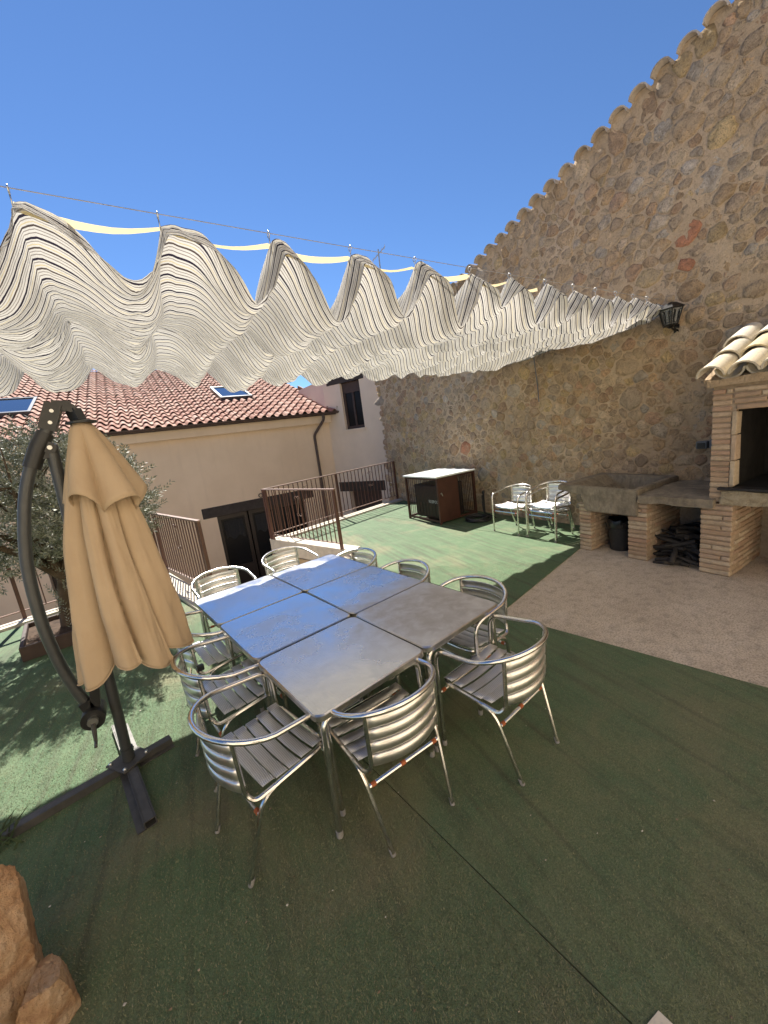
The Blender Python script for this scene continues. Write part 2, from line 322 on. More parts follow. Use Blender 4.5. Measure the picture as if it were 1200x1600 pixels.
# ------------------------------------------------------------------ mesh helpers
class MB:
    def __init__(s): s.v = []; s.f = []; s.uv = None
    def add(s, vs_, fs):
        o = len(s.v); s.v += [tuple(p) for p in vs_]; s.f += [tuple(i + o for i in q) for q in fs]; return s
    def box(s, x0, x1, y0, y1, z0, z1, rot=None, c=None, bev=0):
        if x0 > x1: x0, x1 = x1, x0
        if y0 > y1: y0, y1 = y1, y0
        if z0 > z1: z0, z1 = z1, z0
        if bev:
            b = min(bev, (x1 - x0) / 2.1, (y1 - y0) / 2.1, (z1 - z0) / 2.1)
            vs_ = []
            for z, k in ((z0, b), (z0 + b, 0), (z1 - b, 0), (z1, b)):
                # 8-gon ring with cut corners
                X0, X1, Y0, Y1 = x0 + k, x1 - k, y0 + k, y1 - k; q = b * .7
                vs_ += [(X0 + q, Y0, z), (X1 - q, Y0, z), (X1, Y0 + q, z), (X1, Y1 - q, z), (X1 - q, Y1, z), (X0 + q, Y1, z), (X0, Y1 - q, z), (X0, Y0 + q, z)]
            fs = [tuple(range(7, -1, -1)), tuple(range(24, 32))]
            for r_ in range(3):
                for i in range(8): j = (i + 1) % 8; fs.append((r_ * 8 + i, r_ * 8 + j, r_ * 8 + 8 + j, r_ * 8 + 8 + i))
        else:
            vs_ = [(x0, y0, z0), (x1, y0, z0), (x1, y1, z0), (x0, y1, z0), (x0, y0, z1), (x1, y0, z1), (x1, y1, z1), (x0, y1, z1)]
            fs = [(3, 2, 1, 0), (4, 5, 6, 7), (0, 1, 5, 4), (1, 2, 6, 5), (2, 3, 7, 6), (3, 0, 4, 7)]
        if rot is not None:
            c = Vector(c) if c is not None else Vector(((x0 + x1) / 2, (y0 + y1) / 2, (z0 + z1) / 2))
            vs_ = [tuple(rot @ (Vector(p) - c) + c) for p in vs_]
        return s.add(vs_, fs)
    def bar(s, a, b, w, h, up=(0, 0, 1)):
        a, b = Vector(a), Vector(b); d = (b - a).normalized(); u = Vector(up); r_ = d.cross(u).normalized(); u = r_.cross(d)
        vs_ = [p + r_ * (sx * w / 2) + u * (sz * h / 2) for p in (a, b) for sx, sz in ((-1, -1), (1, -1), (1, 1), (-1, 1))]
        return s.add(vs_, [(0, 1, 2, 3), (7, 6, 5, 4), (4, 5, 1, 0), (5, 6, 2, 1), (6, 7, 3, 2), (7, 4, 0, 3)])
    def tube(s, pts, r_, n=8, cap=True, closed=False):
        pts = [Vector(p) for p in pts]; m = len(pts); rr = r_ if isinstance(r_, (list, tuple)) else [r_] * m
        T = []
        for i in range(m):
            a = pts[(i - 1) % m] if (closed or i) else pts[0]; b = pts[(i + 1) % m] if (closed or i < m - 1) else pts[-1]
            T.append((b - a).normalized())
        nrm = T[0].orthogonal().normalized(); vs_ = []
        for i in range(m):
            nrm = (nrm - T[i] * nrm.dot(T[i])).normalized(); bn = T[i].cross(nrm)
            for k in range(n):
                t = 2 * math.pi * k / n; vs_.append(pts[i] + (nrm * math.cos(t) + bn * math.sin(t)) * rr[i])
        fs = []
        for i in range(m if closed else m - 1):
            j = (i + 1) % m
            for k in range(n): l = (k + 1) % n; fs.append((i * n + k, i * n + l, j * n + l, j * n + k))
        if cap and not closed: fs.append(tuple(range(n - 1, -1, -1))); fs.append(tuple((m - 1) * n + k for k in range(n)))
        return s.add(vs_, fs)
    def lathe(s, prof, n=20, c=(0, 0, 0)):
        vs_ = []; m = len(prof)
        for r_, z in prof:
            for k in range(n): t = 2 * math.pi * k / n; vs_.append((c[0] + r_ * math.cos(t), c[1] + r_ * math.sin(t), c[2] + z))
        fs = [(i * n + k, i * n + (k + 1) % n, (i + 1) * n + (k + 1) % n, (i + 1) * n + k) for i in range(m - 1) for k in range(n)]
        fs.append(tuple(range(n - 1, -1, -1))); fs.append(tuple((m - 1) * n + k for k in range(n)))
        return s.add(vs_, fs)
    def prism(s, poly, z0, z1):
        n = len(poly)
        return s.add([(x, y, z0) for x, y in poly] + [(x, y, z1) for x, y in poly],
                     [tuple(range(n - 1, -1, -1)), tuple(range(n, 2 * n))] + [(i, (i + 1) % n, n + (i + 1) % n, n + i) for i in range(n)])
    def mesh(s, name, mat, smooth=False, auto=None):
        me = bpy.data.meshes.new(name); me.from_pydata(s.v, [], s.f); me.update()
        if smooth:
            me.polygons.foreach_set('use_smooth', [True] * len(me.polygons))
            if auto: me.set_sharp_from_angle(angle=R(auto))
        if mat: me.materials.append(MT[mat] if isinstance(mat, str) else mat)
        return me
    def build(s, name, mat, parent=None, smooth=False, auto=40):
        return obj(name, s.mesh(name, mat, smooth, auto), parent)
def obj(name, me, parent=None, loc=None, rot=None):
    o = bpy.data.objects.new(name, me); COL.objects.link(o); o.parent = parent
    if loc is not None: o.location = loc
    if rot is not None: o.rotation_euler = rot
    return o
def tag(o, label, cat=None, group=None, kind=None):
    o['label'] = label
    if cat: o['category'] = cat
    if group: o['group'] = group
    if kind: o['kind'] = kind
    return o
def struct(o, label=None):
    o['kind'] = 'structure'
    if label: o['label'] = label
    return o
def thing(name, label, cat, loc=(0, 0, 0), rz=0, group=None):
    o = bpy.data.objects.new(name, None); COL.objects.link(o); o.location = loc; o.rotation_euler = (0, 0, rz)
    o.empty_display_size = .1
    return tag(o, label, cat, group)
KIDS = {}
def kids(o): return [c for c in bpy.data.objects if c.parent == o]
def copy_tree(o, parent=None, tree=None):
    c = o.copy(); COL.objects.link(c); c.parent = parent
    for ch in kids(o): copy_tree(ch, c)
    return c
def fillet(pts, rad, n=5):
    pts = [Vector(p) for p in pts]; out = [pts[0]]
    for i in range(1, len(pts) - 1):
        r_ = rad[i - 1] if isinstance(rad, (list, tuple)) else rad
        p = pts[i]; a = (pts[i - 1] - p); b = (pts[i + 1] - p)
        k = min(r_, a.length * .49, b.length * .49); A = p + a.normalized() * k; B = p + b.normalized() * k
        if r_ <= 0: out.append(p); continue
        for t in range(n + 1): t /= n; out.append(A * (1 - t) ** 2 + p * 2 * t * (1 - t) + B * t ** 2)
    out.append(pts[-1]); return out
def catmull(pts, n=6):
    pts = [Vector(p) for p in pts]; P = [pts[0] * 2 - pts[1]] + pts + [pts[-1] * 2 - pts[-2]]; out = []
    for i in range(1, len(P) - 2):
        for k in range(n):
            t = k / n; a, b, c, d = P[i - 1], P[i], P[i + 1], P[i + 2]
            out.append(.5 * ((2 * b) + (c - a) * t + (2 * a - 5 * b + 4 * c - d) * t * t + (3 * b - a - 3 * c + d) * t ** 3))
    out.append(pts[-1]); return out
def nz(*p): return noise.noise(Vector(p))

# ------------------------------------------------------------------ the setting
struct(MB().add([(-150, -150, -2.3), (150, -150, -2.3), (150, 150, -2.3), (-150, 150, -2.3)], [(0, 1, 2, 3)]).build('ground', 'lower_ground'), 'lower yard paving below the terrace')

def edge(x): return -.03 + .272 * x                       # terrace edge towards the house
RAIL_R = ((-3.88, -1.10), (-3.25, -3.10))                 # rails on both sides of the stair well
RAIL_L = ((-5.84, -1.55), (-5.36, -3.50))
slab_poly = [(.6, edge(0) + .05), (-3.88, edge(-3.88)), (-3.16, -3.32), (-5.38, -3.78), (-5.84, edge(-5.84)), (-12, edge(-12)), (-12, -14), (.6, -14)]
sb = MB()
for pc in ([(.6, edge(0) + .05), (-3.88, edge(-3.88)), (-3.16, -3.32), (.6, -3.32)], [(-5.84, edge(-5.84)), (-12, edge(-12)), (-12, -3.78), (-5.38, -3.78)],
           [(.6, -3.32), (-3.16, -3.32), (-3.16, -3.78), (.6, -3.78)], [(-3.16, -3.32), (-5.38, -3.78), (-3.16, -3.78)], [(.6, -3.78), (-12, -3.78), (-12, -14), (.6, -14)]):
    sb.add([(x, y, 0) for x, y in pc], [tuple(range(len(pc)))])
for i in range(len(slab_poly)):
    (xa, ya), (xb, yb) = slab_poly[i], slab_poly[(i + 1) % len(slab_poly)]; sb.add([(xa, ya, -2.31), (xb, yb, -2.31), (xb, yb, 0), (xa, ya, 0)], [(0, 1, 2, 3)])
struct(sb.build('terrace_floor', 'concrete'), 'raised concrete terrace floor, bare by the barbecue')
def fix_normals(o):
    bm = bmesh.new(); bm.from_mesh(o.data); bmesh.ops.recalc_face_normals(bm, faces=bm.faces[:]); bm.to_mesh(o.data); bm.free()
# stair well side facing and kerbs
k = MB()
def strip(mb, a, b, w0, w1, z0, z1):
    a, b = Vector((*a, 0)), Vector((*b, 0)); d = (b - a).normalized(); r_ = Vector((d.y, -d.x, 0))
    q = [a + r_ * w0, b + r_ * w0, b + r_ * w1, a + r_ * w1]
    mb.add([(p.x, p.y, z0) for p in q] + [(p.x, p.y, z1) for p in q], [(3, 2, 1, 0), (4, 5, 6, 7), (0, 1, 5, 4), (1, 2, 6, 5), (2, 3, 7, 6), (3, 0, 4, 7)])
strip(k, (-.02, edge(0) - .0), (-3.86, edge(-3.86)), -.20, .03, -.02, .045)
strip(k, (-3.9, edge(-3.86) + .03), (-3.18, -3.30), -.22, .02, -.25, .05)
strip(k, (-5.36, -3.86), (-5.84, edge(-5.84) + .03), -.24, .02, -.25, .05)
strip(k, (-5.9, edge(-5.9)), (-12, edge(-12)), -.18, .03, -.02, .045)
ko = k.build('kerb', 'kerb'); fix_normals(ko); struct(ko, 'pale concrete kerb along the terrace edge and stair well')
sw = MB()
strip(sw, (-3.905, edge(-3.88) + .01), (-3.19, -3.30), .0, .025, -2.3, -.26)
strip(sw, (-5.36, -3.78), (-5.845, edge(-5.84)), .0, .025, -2.3, -.26)
so = sw.build('stair_wall', 'ochre_render'); fix_normals(so); struct(so, 'ochre rendered side walls of the stair well')
# steps down towards the house door
d = Vector((-.30, .954, 0)).normalized(); rr = Vector((.954, .30, 0)); base = Vector((-4.27, -3.50, 0))
for i in range(11):
    s_ = MB(); a = base + d * (.27 * i); z1 = -.2 * (i + 1)
    q = [a + rr * 1.06, a + d * .275 + rr * 1.06, a + d * .275 - rr * 1.06, a - rr * 1.06]
    s_.add([(p.x, p.y, -2.31) for p in q] + [(p.x, p.y, z1) for p in q], [(0, 1, 2, 3), (7, 6, 5, 4), (4, 5, 1, 0), (5, 6, 2, 1), (6, 7, 3, 2), (7, 4, 0, 3)])
    so = s_.build('stair_step', 'kerb'); fix_normals(so); struct(so)

# artificial turf laid in strips
turf_poly = [(-.03, edge(0) - .24), (-3.70, edge(-3.70) - .26), (-3.05, -3.27), (-3.12, -3.52), (-5.30, -3.98), (-5.62, -3.62), (-6.08, edge(-6.08) - .22),
             (-11.5, edge(-11.5) - .2), (-11.5, -9.5), (-2.54, -9.4), (-2.78, -8.33), (-3.17, -6.47), (-1.04, -5.96), (-.03, -5.80)]
SD = Vector((1, .12, 0)).normalized()
def seam(k_): return (-5.94 + 2.18 * k_) / math.hypot(1, .12)
bnd = [-99, seam(-2), seam(-1), seam(0), seam(1), seam(2), 99]
for i in range(len(bnd) - 1):
    bm = bmesh.new(); f = bm.faces.new([bm.verts.new((x, y, .012 + .0015 * (i % 2))) for x, y in turf_poly])
    bm.normal_update(); bmesh.ops.triangulate(bm, faces=[f], ngon_method='EAR_CLIP')
    geom = bm.verts[:] + bm.edges[:] + bm.faces[:]
    bmesh.ops.bisect_plane(bm, geom=geom, plane_co=SD * (bnd[i] + .0035), plane_no=SD, clear_inner=True)
    geom = bm.verts[:] + bm.edges[:] + bm.faces[:]
    bmesh.ops.bisect_plane(bm, geom=geom, plane_co=SD * (bnd[i + 1] - .0035), plane_no=SD, clear_outer=True)
    if not bm.faces: bm.free(); continue
    ed = [e for e in bm.edges if e.is_boundary]
    r_ = bmesh.ops.extrude_edge_only(bm, edges=ed)
    for v in r_['geom']:
        if isinstance(v, bmesh.types.BMVert): v.co.z = .001
    bmesh.ops.recalc_face_normals(bm, faces=bm.faces[:])
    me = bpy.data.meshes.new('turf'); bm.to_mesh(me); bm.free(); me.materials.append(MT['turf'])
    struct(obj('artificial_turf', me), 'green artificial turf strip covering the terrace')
# loose nap of the nearer turf
def inside(pt, poly):
    x, y = pt[:, 0], pt[:, 1]; c = np.zeros(len(pt), bool); n = len(poly)
    for i in range(n):
        x0, y0 = poly[i]; x1, y1 = poly[(i + 1) % n]
        if y0 == y1: continue
        c ^= ((y0 > y) != (y1 > y)) & (x < (x1 - x0) * (y - y0) / (y1 - y0) + x0)
    return c
def turf_nap():
    n = 460000
    rad = .55 + 4.6 * rng.random(n) ** 1.1; ang = R(59.6) + (rng.random(n) - .5) * R(120)
    P = np.stack([-5.83 + rad * np.cos(ang), -9.04 + rad * np.sin(ang)], 1)
    sd = P @ np.array([SD.x, SD.y]); ok = inside(P, turf_poly)
    for b in bnd[1:-1]: ok &= np.abs(sd - b) > .006
    P = P[ok]; n = len(P)
    a = rng.random(n) * 2 * np.pi; L = .005 + .005 * rng.random(n); w_ = .0010 + .0008 * rng.random(n); ln = .5 + .6 * rng.random(n)
    dx, dy = np.cos(a), np.sin(a); z0 = np.full(n, .0125)
    V = np.empty((n, 3, 3)); V[:, 0] = np.stack([P[:, 0] - dy * w_, P[:, 1] + dx * w_, z0], 1); V[:, 1] = np.stack([P[:, 0] + dy * w_, P[:, 1] - dx * w_, z0], 1)
    V[:, 2] = np.stack([P[:, 0] + dx * L * ln, P[:, 1] + dy * L * ln, z0 + L * .75], 1)
    me = bpy.data.meshes.new('turf_nap'); me.vertices.add(3 * n); me.vertices.foreach_set('co', V.ravel())
    me.loops.add(3 * n); me.loops.foreach_set('vertex_index', np.arange(3 * n, dtype=np.int32))
    me.polygons.add(n); me.polygons.foreach_set('loop_start', np.arange(0, 3 * n, 3, dtype=np.int32)); me.update(calc_edges=True)
    me.materials.append(MT['turf_blade'])
    tag(obj('turf_nap', me), 'short green plastic nap of the turf in the foreground', 'turf', kind='stuff')
turf_nap()
# pale paving and the sunlit house front that close the terrace behind the viewer
struct(MB().box(-11.9, -.05, -11.95, -9.56, .001, .02).build('rear_paving', 'kerb'), 'pale paving in front of the rear house')
rh = thing('rear_house', 'cream rendered house front closing the terrace behind the viewer', 'house', (-6, -12, 0))
def rpart(nm, mb, mat, parent=rh): o = mb.build(nm, mat, parent); o.matrix_parent_inverse = Matrix.Translation(rh.location).inverted() if parent == rh else Matrix(); return o
RW = MB()
def wall_rects(mb, x0, x1, z0, z1, holes, y):
    us = sorted({x0, x1, *[h[0] for h in holes], *[h[1] for h in holes]}); zs = sorted({z0, z1, *[h[2] for h in holes], *[h[3] for h in holes]})
    for a in range(len(us) - 1):
        for b in range(len(zs) - 1):
            uc, zc = (us[a] + us[a + 1]) / 2, (zs[b] + zs[b + 1]) / 2
            if not any(h[0] < uc < h[1] and h[2] < zc < h[3] for h in holes): mb.box(us[a], us[a + 1], y - .3, y, zs[b], zs[b + 1])
RH = [(-6.6, -5.2, 0, 2.2), (-9.6, -8.5, 1.0, 2.2), (-3.2, -2.1, 1.0, 2.2), (-6.5, -5.3, 3.8, 5.0), (-9.6, -8.5, 3.8, 5.0), (-3.2, -2.1, 3.8, 5.0)]
wall_rects(RW, -12.2, .0, 0, 7.4, RH, -12.0); rpart('wall', RW, 'cream_render')
for (a, b, c, d_) in RH:
    wd_ = rpart('window' if c > 0 else 'door', MB().box(a, b, -12.26, -12.20, c, c + .1).box(a, b, -12.26, -12.20, d_ - .1, d_).box(a, a + .1, -12.26, -12.20, c + .1, d_ - .1).box(b - .1, b, -12.26, -12.20, c + .1, d_ - .1), 'dark_brown_wood')
    rpart('pane', MB().box(a + .1, b - .1, -12.24, -12.22, c + .1, d_ - .1), 'dark_glass', wd_)

# crumbs, chips and dry leaf bits strewn on the turf
m = MB(); RL = random.Random(31)
for _ in range(170):
    r_ = RL.uniform(.9, 4.8); a = R(59.6) + RL.uniform(-1, 1) * R(56); x, y = -5.83 + r_ * math.cos(a), -9.04 + r_ * math.sin(a)
    if not inside(np.array([[x, y]]), turf_poly)[0]: continue
    L = RL.uniform(.003, .008); b = RL.uniform(0, 6.28); k_ = RL.uniform(.4, .9); z = .0175
    p = [(x + L * math.cos(b + q) * (1 if q % 3 else k_), y + L * math.sin(b + q) * k_, z + RL.uniform(0, .004)) for q in (0, 1.5, 3.1, 4.6)]
    m.add(p + [(x, y, z + .004)], [(0, 1, 4), (1, 2, 4), (2, 3, 4), (3, 0, 4)])
tag(m.build('turf_litter', 'litter'), 'tiny pale crumbs and leaf bits strewn on the turf', 'litter', kind='stuff')
# cut corner of pale paving showing at the very bottom
s_ = MB(); c = Vector((-4.82, -8.615, 0)); a1 = Vector((-.995, .10, 0)); a2 = Vector((.10, -.995, 0))
s_.add([tuple(c + a1 * i + a2 * j + Vector((0, 0, z))) for z in (0.004, .022) for i, j in ((0, 0), (.3, 0), (.3, .3), (0, .3))], [(0, 1, 2, 3), (7, 6, 5, 4), (4, 5, 1, 0), (5, 6, 2, 1), (6, 7, 3, 2), (7, 4, 0, 3)])
so = s_.build('paving_slab', 'kerb'); fix_normals(so); struct(so, 'pale slab corner lying on the turf at the bottom edge')

# ------------------------------------------------------------------ stone wall
def wall_top(y): return 4.60 - .272 * (y + 3.6) if y > -12.5 else 7.0
wallT = thing('stone_wall', 'tall rubble stone wall topped by a stepped row of old tiles', 'wall', (0, 0, 0))
def wall_core():
    ys = np.arange(-12.6, .28, .06); nzs = 92; V = []; F = []; ny = len(ys)
    for i, y in enumerate(ys):
        for j in range(nzs):
            z = -.02 + (wall_top(y) + .02) * j / (nzs - 1)
            o = .010 * nz(y * 3, z * 3, 1.7) + .008 * nz(y * 9, z * 9, 4.1)
            yy = y + (.05 * nz(z * 2.2, 8.8, 0) if i == ny - 1 else 0)
            V.append((o, yy, z))
    for i in range(ny - 1):
        for j in range(nzs - 1): a = i * nzs + j; F.append((a, a + 1, a + nzs + 1, a + nzs))
    n0 = len(V)
    for i in (0, ny - 1):                                       # thickness
        for j in (0, nzs - 1): V.append((.55, ys[i], V[i * nzs + j][2]))
    F.append(tuple(range(nzs - 1, -1, -1))[::-1] + (n0 + 1, n0)); F.append(tuple((ny - 1) * nzs + j for j in range(nzs - 1, -1, -1)) + (n0 + 2, n0 + 3))
    F.append(tuple(i * nzs + nzs - 1 for i in range(ny)) + (n0 + 3, n0 + 1)); F.append((n0, n0 + 1, n0 + 3, n0 + 2))
    m = MB(); m.v = V; m.f = F
    o = m.build('mortar', 'mortar', wallT, True, 50); fix_normals(o)
wall_core()
PAL = [(.46, .33, .205), (.50, .375, .245), (.41, .29, .185), (.40, .315, .23), (.47, .365, .26), (.53, .415, .285), (.35, .265, .19), (.47, .315, .175), (.43, .285, .18), (.46, .39, .31), (.42, .265, .175), (.50, .37, .19)]
def stones():
    pts = []; cell = {}
    def near(y, z, r_):
        gi, gj = int(y // .2), int(z // .2); out = []
        for a in range(-2, 3):
            for b in range(-2, 3): out += cell.get((gi + a, gj + b), [])
        return out
    tries = 0
    for rmin, rmax, n in ((.22, .28, 200), (.125, .175, 6000), (.08, .115, 18000), (.05, .075, 24000)):
        for _ in range(n):
            y = random.uniform(-10.2, .30); z = random.uniform(-.05, 5.9)
            if z > wall_top(y) - .16: continue
            r_ = random.uniform(rmin, rmax); ok = True
            for (a, b, q) in near(y, z, r_):
                if ((a - y) * .78) ** 2 + ((b - z) * 1.12) ** 2 < ((q + r_) * .5) ** 2: ok = False; break
            if ok: pts.append((y, z, r_)); cell.setdefault((int(y // .2), int(z // .2)), []).append((y, z, r_))
    res = []
    for (y, z, r_) in pts:
        R0 = r_ * 1.5
        poly = [(y + R0 * 1.25 * math.cos(t * math.pi / 6), z + R0 * math.sin(t * math.pi / 6)) for t in range(12)]
        for (a, b, q) in near(y, z, r_):
            if a == y and b == z: continue
            dx, dz = a - y, b - z; L = math.hypot(dx, dz)
            if L > .8: continue
            # power diagram: bigger stones keep more room
            t = .5 + (r_ ** 2 - q ** 2) * .18 / (L * L); t = max(.3, min(.7, t)); nx, nz_ = dx / L, dz / L; lim = L * t - random.uniform(.001, .007)
            new = []
            for i in range(len(poly)):
                p, s2 = poly[i], poly[(i + 1) % len(poly)]
                dp = (p[0] - y) * nx + (p[1] - z) * nz_ - lim; ds = (s2[0] - y) * nx + (s2[1] - z) * nz_ - lim
                if dp <= 0: new.append(p)
                if dp * ds < 0: k_ = dp / (dp - ds); new.append((p[0] + (s2[0] - p[0]) * k_, p[1] + (s2[1] - p[1]) * k_))
            poly = new
            if len(poly) < 3: break
        if len(poly) < 3: continue
        # resample by angle, irregular edge
        cy = sum(p[0] for p in poly) / len(poly); cz = sum(p[1] for p in poly) / len(poly)
        m = 14; ring = []
        for t in range(m):
            an = 2 * math.pi * (t + random.uniform(-.25, .25)) / m; dy, dz = math.cos(an), math.sin(an); best = 9
            for i in range(len(poly)):
                (x1, y1), (x2, y2) = poly[i], poly[(i + 1) % len(poly)]
                ex, ey = x2 - x1, y2 - y1; den = dy * ey - dz * ex
                if abs(den) < 1e-9: continue
                tt = ((x1 - cy) * ey - (y1 - cz) * ex) / den; ss = ((x1 - cy) * dz - (y1 - cz) * dy) / den
                if tt > 0 and -1e-6 <= ss <= 1 + 1e-6: best = min(best, tt)
            if best > 1: best = .05
            ring.append((dy * best, dz * best))
        # soften corners
        ring = [tuple(.07 * ring[i - 1][k_] + .86 * ring[i][k_] + .07 * ring[(i + 1) % m][k_] for k_ in (0, 1)) for i in range(m)]
        ring = [(a * (1 + .30 * nz(a * 16 + cy * 5, b * 16, cz * 7)), b * (1 + .30 * nz(a * 14 + cy * 5, b * 14, cz * 7 + 3))) for a, b in ring]
        area = .5 * abs(sum(ring[i][0] * ring[(i + 1) % m][1] - ring[(i + 1) % m][0] * ring[i][1] for i in range(m)))
        if area < .0009: continue
        res.append((cy, cz, ring, area))
    return res
def stone_geo(st):
    cy, cz, ring, area = st; m = len(ring); V = []; F = []
    h = random.uniform(.001, .020) * min(1.2, math.sqrt(area) / .16); tl = random.uniform(-.06, .06), random.uniform(-.06, .06)
    for k_, hh in ((1.0, -.020), (.92, h * .6), (.62, h)):
        for i, (a, b) in enumerate(ring):
            q = hh + tl[0] * a * k_ + tl[1] * b * k_ + (.016 * nz(cy * 3 + a * 14, cz * 3 + b * 14, k_ * 3) if k_ < 1 else 0)
            V.append((-q, cy + a * k_, cz + b * k_))
    V.append((-(h * 1.0 + .006 * random.uniform(-1, 1)), cy, cz))
    for r_ in (0, 1):
        for i in range(m): j = (i + 1) % m; F.append((r_ * m + i, (r_ + 1) * m + i, (r_ + 1) * m + j, r_ * m + j))
    for i in range(m): F.append((2 * m + i, 3 * m, 2 * m + (i + 1) % m))
    return V, F
def paint(me, cols):
    ca = me.color_attributes.new('col', 'FLOAT_COLOR', 'POINT'); ca.data.foreach_set('color', np.asarray(cols, dtype=np.float32).ravel())
def place_stones():
    ST = stones(); C0 = np.array([-5.828, -9.044, 1.9])
    def size(st):
        p = np.array([0, st[0], st[1]]) - C0; dd = np.linalg.norm(p); vis = p @ np.array(fx) > .35 * dd
        return (st[3] * abs(p[0]) / dd ** 3) if vis and st[0] > -8.2 else 0
    ST.sort(key=size, reverse=True)
    reds = []
    for ty, tz in ((-6.70, 3.60), (-6.63, 3.26), (-3.0, 1.5)):
        reds.append(min(range(300), key=lambda i: (ST[i][0] - ty) ** 2 + (ST[i][1] - tz) ** 2 - ST[i][3] * .2))
    bigV, bigF, bigC = [], [], []
    for i, st in enumerate(ST):
        V, F = stone_geo(st); c = random.choice(PAL); s_ = random.uniform(.72, 1.18); c = [x * s_ * .80 + mo * .20 for x, mo in zip(c, (.62, .45, .28))]
        if random.random() < .05: c = [.50 * s_, .43 * s_, .35 * s_]
        if i in reds: c = [.50, .235, .135]
        if i < 300:
            m = MB().add(V, F); me = m.mesh('stone', 'stone', True); paint(me, [(*c, 1)] * len(V)); obj('stone', me, wallT)
        else:
            o = len(bigV); bigV += V; bigF += [tuple(q + o for q in f) for f in F]; bigC += [(*c, 1)] * len(V)
    m = MB(); m.v = bigV; m.f = bigF; me = m.mesh('rubble', 'stone', True); paint(me, bigC); o = obj('rubble_stones', me, wallT); o['kind'] = 'stuff'
place_stones()
# row of cover tiles along the sloping wall top
def half_tile(r0, r1, L, th=.014, n=8, sag=0):
    """half-round tile shell, axis +y, opening down, tapered"""
    m = MB(); V = []; F = []
    for y, r_ in ((0, r0), (L, r1)):
        for rad in (r_, r_ - th):
            for i in range(n + 1): t = math.pi * i / n; V.append((rad * math.cos(t), y, rad * math.sin(t) * .92))
    k_ = n + 1
    for i in range(n):
        F += [(i, i + 1, 2 * k_ + i + 1, 2 * k_ + i), (k_ + i + 1, k_ + i, 3 * k_ + i, 3 * k_ + i + 1), (i + 1, i, k_ + i, k_ + i + 1), (2 * k_ + i, 2 * k_ + i + 1, 3 * k_ + i + 1, 3 * k_ + i)]
    F += [(0, 2 * k_, 3 * k_, k_), (n, k_ + n, 3 * k_ + n, 2 * k_ + n)]
    m.v = V; m.f = F; return m
vt = half_tile(.108, .098, .5, .015); vt_me = vt.mesh('roof_tile', 'verge_tile', True, 40)
pad = MB()
n_ = 10; V = []; F = []
for x_ in (.0, .45):
    for i in range(n_ + 1): t = math.pi * i / n_; V.append((.118 * math.cos(t), x_, .094 * math.sin(t)))
    V.append((.14, x_, -.09)); V.append((-.14, x_, -.09))
k_ = n_ + 3
F.append(tuple(range(n_ + 1)) + (n_ + 2, n_ + 1)); F.append(tuple(k_ + i for i in (list(range(n_ + 1)) + [n_ + 2, n_ + 1]))[::-1])
for i in range(n_): F.append((i, k_ + i, k_ + i + 1, i + 1))
pad.v = V; pad.f = F; pad_me = pad.mesh('tile_bedding', 'mortar', True, 50)
y = -.05
while y > -12.4:
    z = wall_top(y) - .012; yaw = -90 + random.uniform(-4, 4)
    obj('roof_tile', vt_me, wallT, (-.085 + random.uniform(-.02, .02), y, z), (R(0), math.atan(.272) * 0, R(yaw)))
    obj('tile_bedding', pad_me, wallT, (.004 + random.uniform(-.012, .012), y, z - .020), (0, 0, R(-90)))
    y -= .238
# thin electric cable and ring hooks on the wall
cb = MB().tube(catmull([(-.035, -4.62, 3.0), (-.04, -4.63, 2.7), (-.03, -4.66, 2.35), (-.035, -4.68, 2.05)], 5), .008, 6).build('cable', 'grey_plastic', None, True)
tag(cb, 'short grey cable hanging down the stone wall under the sail', 'cable')

# ------------------------------------------------------------------ houses beyond the terrace
FY = 3.0
def wall_panel(mb, u0, u1, z0, z1, holes, xf):
    """flat wall with rectangular openings; xf(u, z, depth) -> point"""
    us = sorted({u0, u1, *[h[0] for h in holes], *[h[1] for h in holes]}); zs = sorted({z0, z1, *[h[2] for h in holes], *[h[3] for h in holes]})
    us = [u for u in us if u0 <= u <= u1]; zs = [z for z in zs if z0 <= z <= z1]
    for i in range(len(us) - 1):
        for j in range(len(zs) - 1):
            uc, zc = (us[i] + us[i + 1]) / 2, (zs[j] + zs[j + 1]) / 2
            if any(h[0] < uc < h[1] and h[2] < zc < h[3] for h in holes): continue
            mb.add([xf(us[i], zs[j], 0), xf(us[i + 1], zs[j], 0), xf(us[i + 1], zs[j + 1], 0), xf(us[i], zs[j + 1], 0)], [(0, 1, 2, 3)])
    for h in holes:
        a, b, c, d_ = h[:4]; dp = h[4]
        q = [(a, c), (b, c), (b, d_), (a, d_)]
        for i in range(4):
            p, s2 = q[i], q[(i + 1) % 4]
            mb.add([xf(*p, 0), xf(*p, dp), xf(*s2, dp), xf(*s2, 0)], [(0, 1, 2, 3)])
house = thing('beige_house', 'long beige rendered house with red tiled roof beyond the terrace', 'house', (-5, FY, -2.3))
def hp(name, mb, mat, smooth=False, parent=house):
    o = mb.build(name, mat, None, smooth); o.parent = parent
    o.matrix_parent_inverse = Matrix.Translation(house.location).inverted() if parent == house else Matrix(); return o
HX0, HX1 = -13.0, -.38
m = MB(); wall_panel(m, HX0, HX1, -2.3, 2.72, [(-4.30, -1.62, -2.25, .12, .32), (-8.25, -6.4, -2.25, -.05, .32)], lambda u, z, d_: (u, FY + d_, z))
m.add([(HX0, FY, -2.3), (HX0, FY, 2.72), (HX0, FY + 8, 2.72), (HX0, FY + 8, -2.3)], [(0, 1, 2, 3)])
hp('wall', m, 'beige_render')
hp('cornice', MB().box(HX0, HX1, FY - .20, FY + .01, 2.40, 2.655, bev=.008), 'beige_render')
hp('door_lintel', MB().box(-4.66, -1.33, FY - .012, FY + .2, .12, .42, bev=.012), 'lintel_wood')
